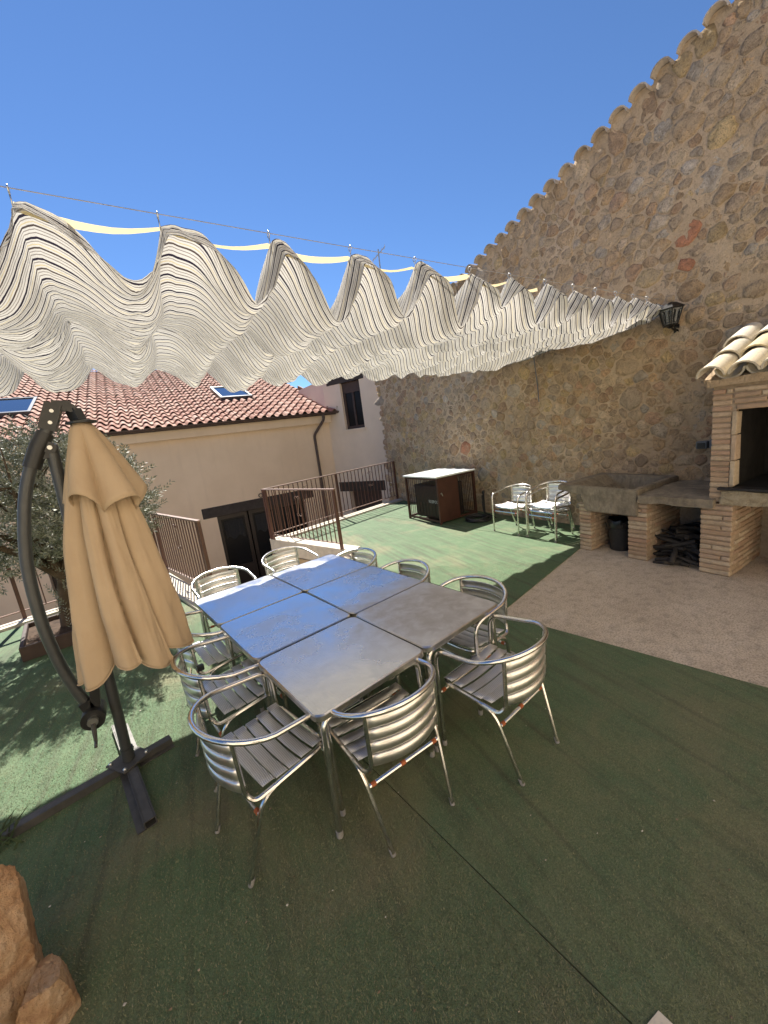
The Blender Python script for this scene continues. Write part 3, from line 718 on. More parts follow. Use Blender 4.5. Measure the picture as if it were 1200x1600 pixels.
hp('door_lintel', MB().box(-8.42, -6.2, FY - .012, FY + .2, -.05, .26, bev=.012), 'lintel_wood')
# dark room with half-open doors
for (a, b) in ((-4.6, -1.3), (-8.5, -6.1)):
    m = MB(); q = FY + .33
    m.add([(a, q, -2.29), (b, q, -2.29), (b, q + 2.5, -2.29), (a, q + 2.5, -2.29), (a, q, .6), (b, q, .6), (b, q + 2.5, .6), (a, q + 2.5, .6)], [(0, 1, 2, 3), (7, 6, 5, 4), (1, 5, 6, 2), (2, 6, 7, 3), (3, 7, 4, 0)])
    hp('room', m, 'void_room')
for x0, x1 in ((-4.29, -3.42), (-3.38, -2.52), (-2.48, -1.63)):
    m = MB(); q = FY + .20
    m.box(x0, x0 + .10, q, q + .06, -2.24, .11).box(x1 - .10, x1, q, q + .06, -2.24, .11).box(x0 + .1, x1 - .1, q, q + .06, -.02, .11).box(x0 + .1, x1 - .1, q, q + .06, -2.24, -1.5)
    dr = hp('door', m, 'door_red_wood')
    g_ = hp('pane', MB().box(x0 + .1, x1 - .1, q + .025, q + .035, -1.5, -.02), 'dark_glass', parent=dr)
    if x0 < -3.0:
        c = MB(); n_ = 14
        for i in range(n_):
            xa = x0 + .16 + (x1 - x0 - .32) * i / n_; xb = x0 + .16 + (x1 - x0 - .32) * (i + 1) / n_
            c.add([(xa, q - .004 + .006 * (i % 2), -.62 + .05 * math.sin(i * .8)), (xb, q + .002 - .006 * (i % 2), -.62 + .05 * math.sin((i + 1) * .8)), (xb, q - .004, -.08), (xa, q - .004, -.08)], [(0, 1, 2, 3)])
        hp('lace_curtain', c, 'lace', parent=dr)
rg = MB().tube([(-2.98 + .055 * math.cos(t * math.pi / 8), FY - .05, .50 + .055 * math.sin(t * math.pi / 8)) for t in range(16)], .012, 6, closed=True)
hp('iron_ring', rg, 'black_iron', True)
m = MB().box(-8.24, -8.12, FY + .2, FY + .27, -2.24, -.06).box(-6.5, -6.41, FY + .2, FY + .27, -2.24, -.06).box(-8.12, -6.5, FY + .2, FY + .27, -.2, -.06).box(-7.36, -7.28, FY + .2, FY + .27, -2.24, -.2)
dr = hp('door', m, 'door_red_wood'); hp('pane', MB().box(-8.12, -6.5, FY + .225, FY + .235, -2.24, -.2), 'dark_glass', parent=dr)
# roof
SL = math.atan(.36); EY, EZ = FY - .36, 2.70
ex = Vector((1, 0, 0)); ey = Vector((0, math.cos(SL), math.sin(SL))); ez = ex.cross(ey)
ROT = Matrix((ex, ey, ez)).transposed()
def roofp(x, s_, h=0): return Vector((x, EY, EZ)) + ey * s_ + ez * h
m = MB(); q = [roofp(HX0 - .2, 0, -.02), roofp(-.16, 0, -.02), roofp(-.16, 9, -.02), roofp(HX0 - .2, 9, -.02)]
m.add(q + [p - ez * .06 for p in q], [(0, 1, 2, 3), (7, 6, 5, 4), (4, 5, 1, 0), (5, 6, 2, 1), (6, 7, 3, 2), (7, 4, 0, 3)])
roof = hp('roof', m, 'dark_brown_wood')
TW, TL = .245, .39
def s_tile():
    V = []; F = []; n = 10
    for yy, lift, k_ in ((0, .046, 1.0), (TL + .07, .004, .92)):
        for th in (0, -.014):
            for i in range(n + 1):
                t = i / n
                z = (0.072 * math.sin(math.pi * t / .62) ** .8 if t < .62 else -.020 * math.sin(math.pi * (t - .62) / .38))
                V.append(((t - .5) * (TW + .012), yy, z * k_ + lift + th))
    k_ = n + 1
    for i in range(n):
        F += [(i, i + 1, 2 * k_ + i + 1, 2 * k_ + i), (i + 1, i, k_ + i, k_ + i + 1)]
    m_ = MB(); m_.v = V; m_.f = F; return m_
st_ = s_tile(); st_me = st_.mesh('roof_tile', 'roof_tile', True, 45)
SKY = [(-3.12, -2.25, 5.35, 1), (-9.3, -7.98, 4.9, 1)]
sky_rects = []
for (x0, x1, s0, s1) in ((-3.10, -2.22, 2.55, 4.05), (-9.1, -8.02, 2.35, 3.95)):
    sky_rects.append((x0, x1, s0, s1))
    f = MB()
    for a, b, c_, d_ in ((x0 - .07, x1 + .07, s0 - .1, s0), (x0 - .07, x1 + .07, s1, s1 + .07), (x0 - .07, x0, s0, s1), (x1, x1 + .07, s0, s1)):
        q = [roofp(a, c_, .0), roofp(b, c_, .0), roofp(b, d_, .0), roofp(a, d_, .0)]
        f.add(q + [p + ez * .13 for p in q], [(3, 2, 1, 0), (4, 5, 6, 7), (0, 1, 5, 4), (1, 2, 6, 5), (2, 3, 7, 6), (3, 0, 4, 7)])
    so = hp('skylight', f, 'skylight_frame', parent=house)
    q = [roofp(x0, s0, .105), roofp(x1, s0, .105), roofp(x1, s1, .105), roofp(x0, s1, .105)]
    po = hp('pane', MB().add(q, [(0, 1, 2, 3)]), 'skylight_glass', parent=so)
tiles = []
for r_ in range(24):
    for c_ in range(60):
        x = -.29 - c_ * TW; s0 = -.06 + r_ * TL
        if x < HX0: continue
        if any(a - .12 < x < b + .12 and s0 + TL > c2 - .05 and s0 < d2 for a, b, c2, d2 in sky_rects): continue
        p = roofp(x, s0); v = p - cam.matrix_world.translation; dp = v.dot(fx)
        pxx = 600 + 614.72 * v.dot(rx) / dp; pyy = 800 - 614.72 * v.dot(ux) / dp
        vis = -20 < pxx < 540 and pyy > 588 and not (60 < pxx < 130 and pyy > 640)
        tiles.append((not vis, -614.72 / dp, x, s0))
tiles.sort()
big = MB(); Minv = Matrix.Translation(house.location).inverted()
for i, (_, _, x, s0) in enumerate(tiles):
    p = roofp(x + random.uniform(-.006, .006), s0 + random.uniform(-.012, .012), random.uniform(-.003, .004)); rot = ROT @ Matrix.Rotation(R(random.uniform(-1.5, 1.5)), 3, 'Z')
    if i < 300:
        o = obj('roof_tile', st_me, roof, None); o.matrix_parent_inverse = Matrix(); o.matrix_local = Matrix.Translation(p) @ rot.to_4x4()
    else: big.add([rot @ Vector(v) + p for v in st_.v], st_.f)
o = hp('upper_roof_tiles', big, 'roof_tile', True, parent=roof); o['kind'] = 'stuff'
g_ = MB(); n_ = 8
for i in range(n_):
    t0, t1 = math.pi * (1 + i / n_), math.pi * (1 + (i + 1) / n_)
    for (ra, rb) in ((.065, .065),):
        P0 = (EY - .05 + ra * math.cos(t0), 2.715 + ra * math.sin(t0)); P1 = (EY - .05 + ra * math.cos(t1), 2.715 + ra * math.sin(t1))
        g_.add([(HX0 - .2, P0[0], P0[1]), (-.12, P0[0], P0[1]), (-.12, P1[0], P1[1]), (HX0 - .2, P1[0], P1[1])], [(0, 1, 2, 3)])
g_.add([(-.12, EY - .05 + .065 * math.cos(math.pi * (1 + i / 8)), 2.715 + .065 * math.sin(math.pi * (1 + i / 8))) for i in range(9)], [tuple(range(9))])
g_.box(HX0 - .2, -.12, EY + .012, EY + .03, 2.64, 2.735)
hp('gutter', g_, 'gutter', True)
hp('downpipe', MB().tube(fillet([(-.72, EY - .05, 2.66), (-.72, EY - .05, 2.50), (-.98, FY - .07, 2.06), (-.98, FY - .07, -2.28)], .10), .042, 10), 'gutter', True)
m = MB(); a, b = roofp(-.19, -.02, .10), roofp(-.19, 3.3, .10); m.bar(a, b, .06, .16, ez)
hp('verge_board', m, 'brown_paint')

annex = thing('white_house', 'off white rendered house end with a deep brown window', 'house', (-.4, FY, -2.3))
AZ = R(114); ad = Vector((math.cos(AZ), math.sin(AZ), 0)); an = Vector((-math.sin(AZ), math.cos(AZ), 0))  # an points out (towards -x)
if an.dot(Vector((-1, -1, 0))) < 0: an = -an
def ax(u, z, dp): p = Vector((-.4, FY, 0)) + ad * u - an * dp; return (p.x, p.y, z)
def apart(name, mb, mat, parent=annex, smooth=False):
    o = mb.build(name, mat, parent, smooth)
    o.matrix_parent_inverse = Matrix.Translation(annex.location).inverted() if parent == annex else Matrix(); return o
m = MB(); wall_panel(m, -3.0, .02, -2.3, 3.74, [(-1.44, -.68, 2.10, 3.51, .22), (-1.72, -.48, -2.2, .13, .3)], ax)
m.add([ax(.02, -2.3, 0), ax(.02, 3.74, 0), (ax(.02, 0, 0)[0] - .0, FY + 7, 3.74), (ax(.02, 0, 0)[0], FY + 7, -2.3)], [(0, 1, 2, 3)])
m.add([ax(.02, 3.74, 0), ax(-3, 3.74, 0), ax(-3, 3.74, 4), (ax(.02, 0, 0)[0], FY + 7, 3.74)], [(0, 1, 2, 3)])
apart('wall', m, 'white_render')
def abox(u0, u1, z0, z1, d0, d1):
    m_ = MB(); m_.add([ax(u, z, d_) for z in (z0, z1) for u, d_ in ((u0, d0), (u1, d0), (u1, d1), (u0, d1))], [(0, 1, 2, 3), (7, 6, 5, 4), (4, 5, 1, 0), (5, 6, 2, 1), (6, 7, 3, 2), (7, 4, 0, 3)]); return m_
apart('lintel', abox(-1.62, -.16, 3.51, 3.70, -.012, .2), 'lintel_wood')
apart('lintel', abox(-1.92, -.08, .13, .44, -.012, .2), 'lintel_wood')
w_ = abox(-1.44, -1.36, 2.10, 3.51, .10, .17); w_.v += abox(-.76, -.68, 2.10, 3.51, .10, .17).v; w_.f += [tuple(i + 8 for i in f) for f in w_.f]
n0 = len(w_.v); t_ = abox(-1.36, -.76, 2.10, 2.19, .10, .17); w_.add(t_.v, t_.f); t_ = abox(-1.36, -.76, 3.2, 3.51, .10, .17); w_.add(t_.v, t_.f); t_ = abox(-1.10, -1.03, 2.19, 3.2, .10, .17); w_.add(t_.v, t_.f)
wo = apart('window', w_, 'dark_brown_wood')
apart('pane', abox(-1.36, -.76, 2.19, 3.2, .13, .14), 'dark_glass', wo)
apart('sill', abox(-1.48, -.60, 2.04, 2.098, -.05, .1), 'white_render', wo)
do = apart('door', abox(-1.72, -.48, -2.2, .13, .2, .25), 'dark_brown_wood')

atn = thing('roof_antenna', 'thin aerial rising above the sail against the sky', 'antenna', (2.3, 3.0, 3.74))
MB().tube([(0, 0, 0), (.02, 0, 4.05)], .022, 8).build('mast', 'wire', atn, True)
MB().tube([(-.18, .1, 3.72), (.24, -.1, 4.12)], .014, 6).build('boom', 'wire', atn, True)
for k_ in range(5):
    t_ = k_ / 4; c = Vector((-.16, .09, 3.74)).lerp(Vector((.22, -.09, 4.10)), t_); MB().tube([c - Vector((.06, .12, -.02)), c + Vector((.06, .12, -.02))], .007, 5).build('element', 'wire', atn, True)

# ------------------------------------------------------------------ railings
def railing(name, label, posts, top=1.08, gap=.115, bars_r=.007, cap=.05):
    t = thing(name, label, 'railing', (*posts[0], .05))
    inv = Matrix.Translation(t.location).inverted()
    def part(nm, mb, mat, sm=False): o = mb.build(nm, mat, t, sm); o.matrix_parent_inverse = inv; return o
    for i, p in enumerate(posts): part('post', MB().box(p[0] - .022, p[0] + .022, p[1] - .022, p[1] + .022, .045, top - .012, Matrix.Rotation(math.atan2(posts[-1][1] - posts[0][1], posts[-1][0] - posts[0][0]), 3, 'Z')), 'brown_paint')
    bar_me = {}
    for i in range(len(posts) - 1):
        a, b = Vector((*posts[i], 0)), Vector((*posts[i + 1], 0)); L = (b - a).length; d_ = (b - a) / L
        part('top_rail', MB().bar(a + Vector((0, 0, top)) - d_ * (.03 if i == 0 else 0), b + Vector((0, 0, top)) + d_ * .03, cap, .022), 'rail_top')
        part('bottom_rail', MB().bar(a + d_ * .022 + Vector((0, 0, .15)), b - d_ * .022 + Vector((0, 0, .15)), .03, .014), 'rail_top')
        nb = int(L / gap)
        for k_ in range(1, nb):
            p = a + d_ * (L * k_ / nb)
            if 'm' not in bar_me: bar_me['m'] = MB().box(-.007, .007, -.007, .007, .157, top - .012).mesh('baluster', 'brown_paint')
            o = obj('baluster', bar_me['m'], t, (p.x, p.y, 0), (0, 0, math.atan2(d_.y, d_.x))); o.matrix_parent_inverse = inv
    return t, part
def scroll(part, p, ang, z0, z1):
    m_ = MB(); c_, s_ = math.cos(ang), math.sin(ang)
    for zc, sg in ((z1, 1), (z0, -1)):
        for sx in (-1, 1):
            pts = []
            for i in range(12):
                t = i / 11 * 4.4; r_ = .045 - .028 * i / 11
                u = sx * (.045 - r_ * math.cos(t)); v = sg * r_ * math.sin(t)
                pts.append((p[0] + c_ * u, p[1] + s_ * u, zc + v))
            m_.tube(pts, .006, 5)
    m_.tube([(p[0] - c_ * .03, p[1] - s_ * .03, z0), (p[0] + c_ * .03, p[1] + s_ * .03, z1)], .006, 5)
    part('scroll', m_, 'rail_top', True)
far_posts = [(-.05, edge(-.05) + .02), (-2.03, edge(-2.03) + .01), (-3.88, edge(-3.88) + .0)]
t, part = railing('railing', 'long brown steel railing running to the stone wall past the dog cage', far_posts)
scroll(part, (-.95, edge(-.95) + .035), math.atan(.272), .62, .92); scroll(part, (-2.9, edge(-2.9) + .035), math.atan(.272), .62, .92)
t, part = railing('railing', 'brown steel stair railing just behind the far end of the tables', [RAIL_R[0], RAIL_R[1]][::-1] and [(-3.86, -1.16), RAIL_R[1]])
scroll(part, (-3.56, -2.13), math.atan2(-1.94, .61), .62, .92)
t, part = railing('railing', 'brown steel stair railing beside the tan parasol', [(-5.83, -1.64), RAIL_L[1]], gap=.105)
scroll(part, (-5.60, -2.55), math.atan2(-1.86, .47), .62, .92)
t, part = railing('railing', 'brown steel railing behind the olive tree at the left edge', [(-5.90, edge(-5.9) + .02), (-7.60, edge(-7.6) + .02), (-9.4, edge(-9.4) + .02), (-11.2, edge(-11.2) + .02)], gap=.24)

# ------------------------------------------------------------------ brick barbecue with sink
bbq = thing('brick_barbecue', 'brick barbecue with concrete sink, counter and tiled hood against the stone wall', 'barbecue', (-.5, -7.4, 0))
binv = Matrix.Translation(bbq.location).inverted()
def bp(nm, mb, mat, sm=False, parent=bbq, auto=40):
    o = mb.build(nm, mat, parent, sm, auto); o.matrix_parent_inverse = binv if parent == bbq else Matrix(); return o
brick_meshes = {}
def brick_mesh(L, D, H):
    key = (round(L, 2), round(D, 2), round(H, 3)); L, D, H = key
    k2 = key + (random.randrange(3),)
    if k2 not in brick_meshes:
        bm = bmesh.new(); bmesh.ops.create_cube(bm, size=1)
        for v in bm.verts: v.co = Vector((v.co.x * D, v.co.y * L, v.co.z * H))
        bmesh.ops.bevel(bm, geom=bm.edges[:], offset=min(.006, H * .16), segments=1, affect='EDGES')
        for v in bm.verts: v.co += Vector((random.uniform(-1, 1) * .003, random.uniform(-1, 1) * .003, random.uniform(-1, 1) * .0022))
        me = bpy.data.meshes.new('brick'); bm.to_mesh(me); bm.free(); me.materials.append(MT['brick']); brick_meshes[k2] = me
    return brick_meshes[k2]
def put_brick(x, y, z, D, L, H):
    o = obj('brick', brick_mesh(L, D, H), bbq, (x + random.uniform(-.004, .004), y, z), (random.uniform(-.012, .012), random.uniform(-.02, .02), random.uniform(-.012, .012))); o.matrix_parent_inverse = binv
BH, MJ = .040, .013
def face_courses(z0, z1, y0, y1, xf=-1.0, off=.0, skip=None):
    """bricks laid along y on a face at x = xf (looking to -x)"""
    z = z0; i = 0
    while z + BH <= z1 + .002:
        y = y1
        first = random.uniform(.10, .24) if i % 2 else .24
        while y - y0 > .02:
            L = min(first, y - y0); first = .245 + random.uniform(-.03, .02)
            if y - L - y0 < .05: L = y - y0
            yc = y - L / 2
            if not (skip and skip(yc, z + BH / 2)): put_brick(xf + .05, yc, z + BH / 2, .118, L - .010, BH)
            y -= L
        z += BH + MJ; i += 1
def side_courses(z0, z1, ys, x0=-.93, x1=-.12):
    """bricks on a pier's flank at y = ys looking to -y"""
    z = z0; i = 0
    while z + BH <= z1 + .002:
        x = x0 + (.12 if i % 2 else 0)
        while x < x1:
            L = min(.25, x1 - x)
            o = obj('brick', brick_mesh(.05, L - .012, BH), bbq, (x + L / 2, ys + .02 + random.uniform(-.003, .003), z + BH / 2)); o.matrix_parent_inverse = binv
            x += L + .002
        z += BH + MJ; i += 1
# piers: (y_far, y_near, top)
piers = [(-5.95, -6.12, .66), (-6.575, -6.795, .70), (-7.30, -7.57, .76)]
for (ya, yb, zt) in piers:
    bp('mortar', MB().box(-.992, .02, yb + .007, ya - .007, -.01, zt), 'brick_mortar')
    face_courses(.012, zt, yb, ya)
    side_courses(.012, zt - .02, yb)
bp('mortar', MB().box(-.35, .02, -6.62, -6.08, -.01, .55), 'brick_mortar')
bp('mortar', MB().box(-.20, .02, -7.34, -6.77, -.01, .70), 'brick_mortar')
bp('mortar', MB().box(-.20, .02, -9.5, -7.54, -.01, .74), 'brick_mortar')
# sink basin, open on top, flared to the left
def sink():
    xo, xi = -1.045, -.12; y0, y1 = -5.68, -6.70; zt = .885
    prof = [(y0, zt), (y0 + .01, zt - .075), (-6.00, .765), (-6.07, .55), (y1, .545), (y1, zt - .02)]
    V = []; F = []; n = len(prof)
    for x in (xo, .0):
        for (y, z) in prof: V.append((x, y, z))
    for i in range(n - 1): F.append((i, i + 1, n + i + 1, n + i))
    F.append(tuple(range(n - 1, -1, -1))); F.append(tuple(range(n, 2 * n)))
    # rim ring and inner basin
    o = [(xo, y0, zt), (xo, y1, zt - .02), (0, y1, zt - .02), (0, y0, zt)]; i_ = [(xo + .07, y0 - .16, zt - .002), (xo + .07, y1 + .08, zt - .022), (-.13, y1 + .08, zt - .022), (-.13, y0 - .16, zt - .002)]
    b_ = [(xo + .12, y0 - .45, .63), (xo + .12, y1 + .12, .62), (-.18, y1 + .12, .62), (-.18, y0 - .45, .63)]
    k_ = len(V); V += o + i_ + b_
    for a in range(4):
        b = (a + 1) % 4; F += [(k_ + a, k_ + b, k_ + 4 + b, k_ + 4 + a), (k_ + 4 + a, k_ + 4 + b, k_ + 8 + b, k_ + 8 + a)]
    F.append((k_ + 8, k_ + 9, k_ + 10, k_ + 11))
    m_ = MB(); m_.v = V; m_.f = F; o_ = bp('sink_basin', m_, 'sink_concrete')
    bm = bmesh.new(); bm.from_mesh(o_.data); bmesh.ops.remove_doubles(bm, verts=bm.verts[:], dist=.0005); bmesh.ops.recalc_face_normals(bm, faces=bm.faces[:])
    bmesh.ops.bevel(bm, geom=[e for e in bm.edges if e.calc_face_angle(0) > .6], offset=.012, segments=2, affect='EDGES'); bm.to_mesh(o_.data); bm.free()
sink()
def slab(name, x0, x1, y0, y1, z0, z1, mat, amp=.012, n=14, tilt=0):
    """cast slab with uneven broken edges"""
    bm = bmesh.new(); bmesh.ops.create_cube(bm, size=1); bmesh.ops.subdivide_edges(bm, edges=bm.edges[:], cuts=n, use_grid_fill=True)
    for v in bm.verts:
        c = v.co.copy(); p = Vector((x0 + (c.x + .5) * (x1 - x0), y0 + (c.y + .5) * (y1 - y0), z0 + (c.z + .5) * (z1 - z0)))
        e = max(abs(c.x), abs(c.y)) > .49 and abs(c.z) > .49
        d_ = Vector((nz(p.x * 7, p.y * 7, p.z * 7 + 3), nz(p.x * 7 + 9, p.y * 7, p.z * 7), nz(p.x * 7, p.y * 7 + 5, p.z * 7))) * amp
        d_ += Vector((nz(p.x * 23, p.y * 23, p.z * 23 + 3), nz(p.x * 23 + 9, p.y * 23, p.z * 23), nz(p.x * 23, p.y * 23 + 5, p.z * 23))) * amp * .5
        if e: d_ += Vector((-c.x, -c.y, -c.z)) * amp * 1.2
        v.co = p + d_ + Vector((0, 0, tilt * c.y))
    me = bpy.data.meshes.new(name); bm.to_mesh(me); bm.free(); me.polygons.foreach_set('use_smooth', [True] * len(me.polygons)); me.set_sharp_from_angle(angle=R(55)); me.materials.append(MT[mat])
    o = obj(name, me, bbq); o.matrix_parent_inverse = binv; return o
slab('counter_slab', -1.06, .0, -7.42, -6.715, .715, .815, 'sink_concrete')
slab('hearth_lintel', -1.03, -.2, -9.4, -7.46, .755, .905, 'rough_lintel', .022)
bp('hearth_plate', MB().box(-1.06, -.2, -9.4, -7.45, .912, .936, bev=.004), 'iron_plate')
# fire box
bp('mortar', MB().box(-.992, .0, -7.55, -7.372, .78, 1.93), 'brick_mortar')
bp('mortar', MB().box(-.992, .0, -9.4, -7.55, 1.70, 1.93), 'brick_mortar')
bp('fire_chamber', MB().add([(-.95, -7.556, .937), (-.95, -9.4, .937), (-.2, -9.4, .937), (-.2, -7.556, .937), (-.95, -7.556, 1.70), (-.95, -9.4, 1.70), (-.2, -9.4, 1.70), (-.2, -7.556, 1.70)], [(0, 1, 2, 3), (2, 6, 7, 3), (0, 3, 7, 4), (4, 7, 6, 5), (1, 5, 6, 2)]), 'soot')
face_courses(.83, 1.90, -7.525, -7.365, off=0)
face_courses(1.735, 1.90, -9.3, -7.53)
# thin soldier bricks that frame the opening
z = .945
for L in (.25, .25, .22):
    put_brick(-.955, -7.547, z + L / 2, .118, .036, L - .010); z += L
y = -7.55
while y > -9.2: put_brick(-.955, y - .12, 1.70, .118, .228, .042); y -= .24
bp('mortar', MB().box(-.985, -.6, -9.3, -7.53, 1.68, 1.73), 'brick_mortar')
slab('eave_mortar', -1.06, .0, -9.4, -7.34, 1.905, 1.985, 'mortar', .02, 10)
# hood roof of old pale tiles, falling away from the wall
ht = half_tile(.115, .095, .42, .016, 8); ht_me = ht.mesh('roof_tile', 'old_tile', True, 40)
hs = math.atan(.45); deck = MB(); a = Vector((-1.02, -7.3, 1.99)); 
deck.add([(-1.02, -7.30, 1.985), (-1.02, -9.4, 1.985), (0, -9.4, 2.44), (0, -7.30, 2.44), (-1.02, -7.30, 1.93), (-1.02, -9.4, 1.93), (0, -9.4, 1.93), (0, -7.30, 1.93)], [(0, 1, 2, 3), (7, 6, 5, 4), (4, 5, 1, 0), (5, 6, 2, 1), (6, 7, 3, 2), (7, 4, 0, 3)])
bp('hood', deck, 'mortar')
for c_ in range(9):
    for r_ in range(3):
        y = -7.40 - c_ * .225; s0 = r_ * .335 - .02
        p = (-1.13 + s0 * math.cos(hs), y + random.uniform(-.012, .012), 1.985 + s0 * math.sin(hs) + .03)
        rot = (Matrix.Rotation(R(-90 + random.uniform(-3, 3)), 3, 'Z') @ Matrix.Rotation(hs - .06, 3, 'X')).to_euler()
        o = obj('roof_tile', ht_me, bbq, p, rot); o.matrix_parent_inverse = binv
        if r_ < 3 and c_ < 8:      # channel tile between
            p = (-1.06 + s0 * math.cos(hs), y - .112, 1.985 + s0 * math.sin(hs) + .085)
            rot = (Matrix.Rotation(R(-90), 3, 'Z') @ Matrix.Rotation(hs - .04, 3, 'X') @ Matrix.Rotation(math.pi, 3, 'Y')).to_euler()
            o = obj('channel_tile', ht_me, bbq, p, rot); o.matrix_parent_inverse = binv
jb = thing('socket_box', 'small blue-grey socket box on the stone wall beside the barbecue', 'socket', (0, -6.95, 1.25))
MB().box(-.075, .0, -.055, .055, -.045, .045, bev=.008).build('housing', 'grey_plastic', jb); MB().box(-.085, -.074, -.04, .04, -.035, .03, bev=.003).build('lid', 'black_plastic', jb)
MB().box(-.05, .0, -.20, -.07, -.05, .06, bev=.008).build('junction_box', 'grey_plastic', jb)

# black bucket with a bag in the first recess
bk = thing('bin', 'black bucket lined with a bin bag in the recess under the sink', 'bin', (-.72, -6.34, 0))
MB().lathe([(.118, .0), (.124, .02), (.146, .36), (.155, .362), (.155, .385), (.140, .385), (.136, .34), (.05, .30)], 22).build('bucket', 'black_rubber', bk, True)
m = MB(); n_ = 26
for j, (r_, z) in enumerate(((.158, .30), (.166, .37), (.152, .41), (.125, .375), (.05, .33))):
    for i in range(n_): t = 2 * math.pi * i / n_; q = 1 + .07 * nz(math.cos(t) * 3, math.sin(t) * 3, j * 1.7); m.v.append((r_ * q * math.cos(t), r_ * q * math.sin(t), z + .035 * nz(math.cos(t) * 4, math.sin(t) * 4, j + 5.5)))
for j in range(4):
    for i in range(n_): m.f.append((j * n_ + i, j * n_ + (i + 1) % n_, (j + 1) * n_ + (i + 1) % n_, (j + 1) * n_ + i))
m.f.append(tuple(4 * n_ + i for i in range(n_)))
m.build('bin_bag', 'bag_black', bk, True)
# charred firewood heaped in the second recess
def stick(seed):
    random.seed(seed); L = random.uniform(.26, .46); r_ = random.uniform(.016, .030); pts = []; rr_ = []
    bx, bz = random.uniform(-.03, .03), random.uniform(-.03, .03)
    for i in range(6): t = i / 5; pts.append((L * (t - .5), bx * math.sin(t * 3.1) + random.uniform(-.006, .006), bz * math.sin(t * 3.1) + random.uniform(-.006, .006))); rr_.append(r_ * (1 - .25 * t) * random.uniform(.88, 1.1))
    return MB().tube(pts, rr_, 6).mesh('firewood', 'charred_wood', True, 60)
stick_me = [stick(100 + i) for i in range(8)]; random.seed(21)
cnt = 0
for lay in range(8):
    zz = .026 + lay * .042
    for q in range(10):
        xx = -.98 + lay * .035 + random.uniform(0, .45); yy = random.uniform(-7.17 , -6.93)
        hmax = .40 - max(0, (-xx - .62)) * .55 + random.uniform(-.05, .05) - max(0, (yy + 6.95)) * .8
        if zz > hmax: continue
        o = obj('firewood_stick', stick_me[random.randrange(8)], None, (xx, yy, zz + random.uniform(-.008, .012)), (random.uniform(-.2, .2), random.uniform(-.28, .28), R(random.choice((60, 80, 95, 110, 125, 20, 160)) + random.uniform(-14, 14))))
        if abs(math.sin(o.rotation_euler.z)) * .2 + abs(yy + 7.05) > .30: o.location.y = -7.05 + random.uniform(-.05, .05)
        tag(o, 'charred black stick in the heap of firewood under the counter', 'firewood', 'firewood heaped under the counter'); cnt += 1
bb = thing('gas_bottle', 'dark bottle standing in the recess at the right edge', 'bottle', (-.42, -7.98, 0))
MB().lathe([(.13, 0), (.15, .02), (.15, .40), (.13, .47), (.06, .52), (.05, .55)], 18).build('body', 'black_rubber', bb, True); MB().lathe([(.03, .55), (.03, .60), (.045, .605), (.045, .62)], 12).build('valve', 'black_plastic', bb, True)

# ------------------------------------------------------------------ wall lantern
ln = thing('wall_lantern', 'black wrought iron lantern on the stone wall beside the sail', 'lantern', (0, -6.64, 2.80))
m = MB(); H0, H1, r0, r1 = -.105, .07, .075, .125; cx = -.16
def hexp(r_, z, i): t = math.pi / 6 + i * math.pi / 3; return (cx + r_ * math.cos(t), r_ * math.sin(t), z)
for i in range(6): m.tube([hexp(r0, H0, i), hexp(r1, H1, i)], .008, 5)
for z, r_ in ((H0, r0), (H1, r1)): m.tube([hexp(r_, z, i) for i in range(6)], .009, 5, closed=True)
m.build('frame', 'black_iron', ln)
m = MB(); m.v = [hexp(.145, H1 + .004, i) for i in range(6)] + [hexp(.06, H1 + .065, i) for i in range(6)] + [(cx, 0, H1 + .085)]
m.f = [(i, (i + 1) % 6, 6 + (i + 1) % 6, 6 + i) for i in range(6)] + [(6 + i, 6 + (i + 1) % 6, 12) for i in range(6)] + [tuple(range(5, -1, -1))]
m.build('cap', 'black_iron', ln)
for i in range(6):
    a, b, c, d_ = hexp(r0 * .96, H0, i), hexp(r0 * .96, H0, i + 1), hexp(r1 * .96, H1, i + 1), hexp(r1 * .96, H1, i)
    po = MB().add([a, b, c, d_], [(0, 1, 2, 3)]).build('pane', 'lantern_glass', ln)
    A = [Vector(p) for p in (a, b, c, d_)]; nn_ = (A[1] - A[0]).cross(A[3] - A[0]).normalized()
    if nn_.dot(A[0] - Vector((cx, 0, A[0].z))) < 0: nn_ = -nn_
    def pp(u, v): return (A[0] * (1 - u) + A[1] * u) * (1 - v) + (A[3] * (1 - u) + A[2] * u) * v + nn_ * .006
    sc_ = MB()
    for sgn in (0, 1):
        f_ = (lambda u: u) if sgn else (lambda u: 1 - u)
        sc_.tube([pp(f_(.5 + .34 * math.sin(t)), .5 + .40 * math.cos(t)) for t in [k_ * .42 for k_ in range(1, 8)]], .0045, 4)
        sc_.tube([pp(f_(.18 + .30 * v), v) for v in (.08, .3, .5)] + [pp(f_(.48 - .3 * (v - .5) / .4), v) for v in (.7, .92)], .0045, 4)
    sc_.build('scrollwork', 'black_iron', ln)
MB().lathe([(.02, H0 - .035), (.045, H0 - .01), (r0, H0)], 6, (cx, 0, 0)).build('finial', 'black_iron', ln)
MB().tube(fillet([(-.005, 0, -.16), (-.06, 0, -.16), (cx, 0, H0 - .02)], .05), .011, 6).tube([(-.005, 0, .06), (cx, 0, H1 + .06)], .011, 6).build('bracket', 'black_iron', ln, True)
MB().box(-.012, .01, -.03, .03, -.19, .11, bev=.004).build('wall_plate', 'black_iron', ln)

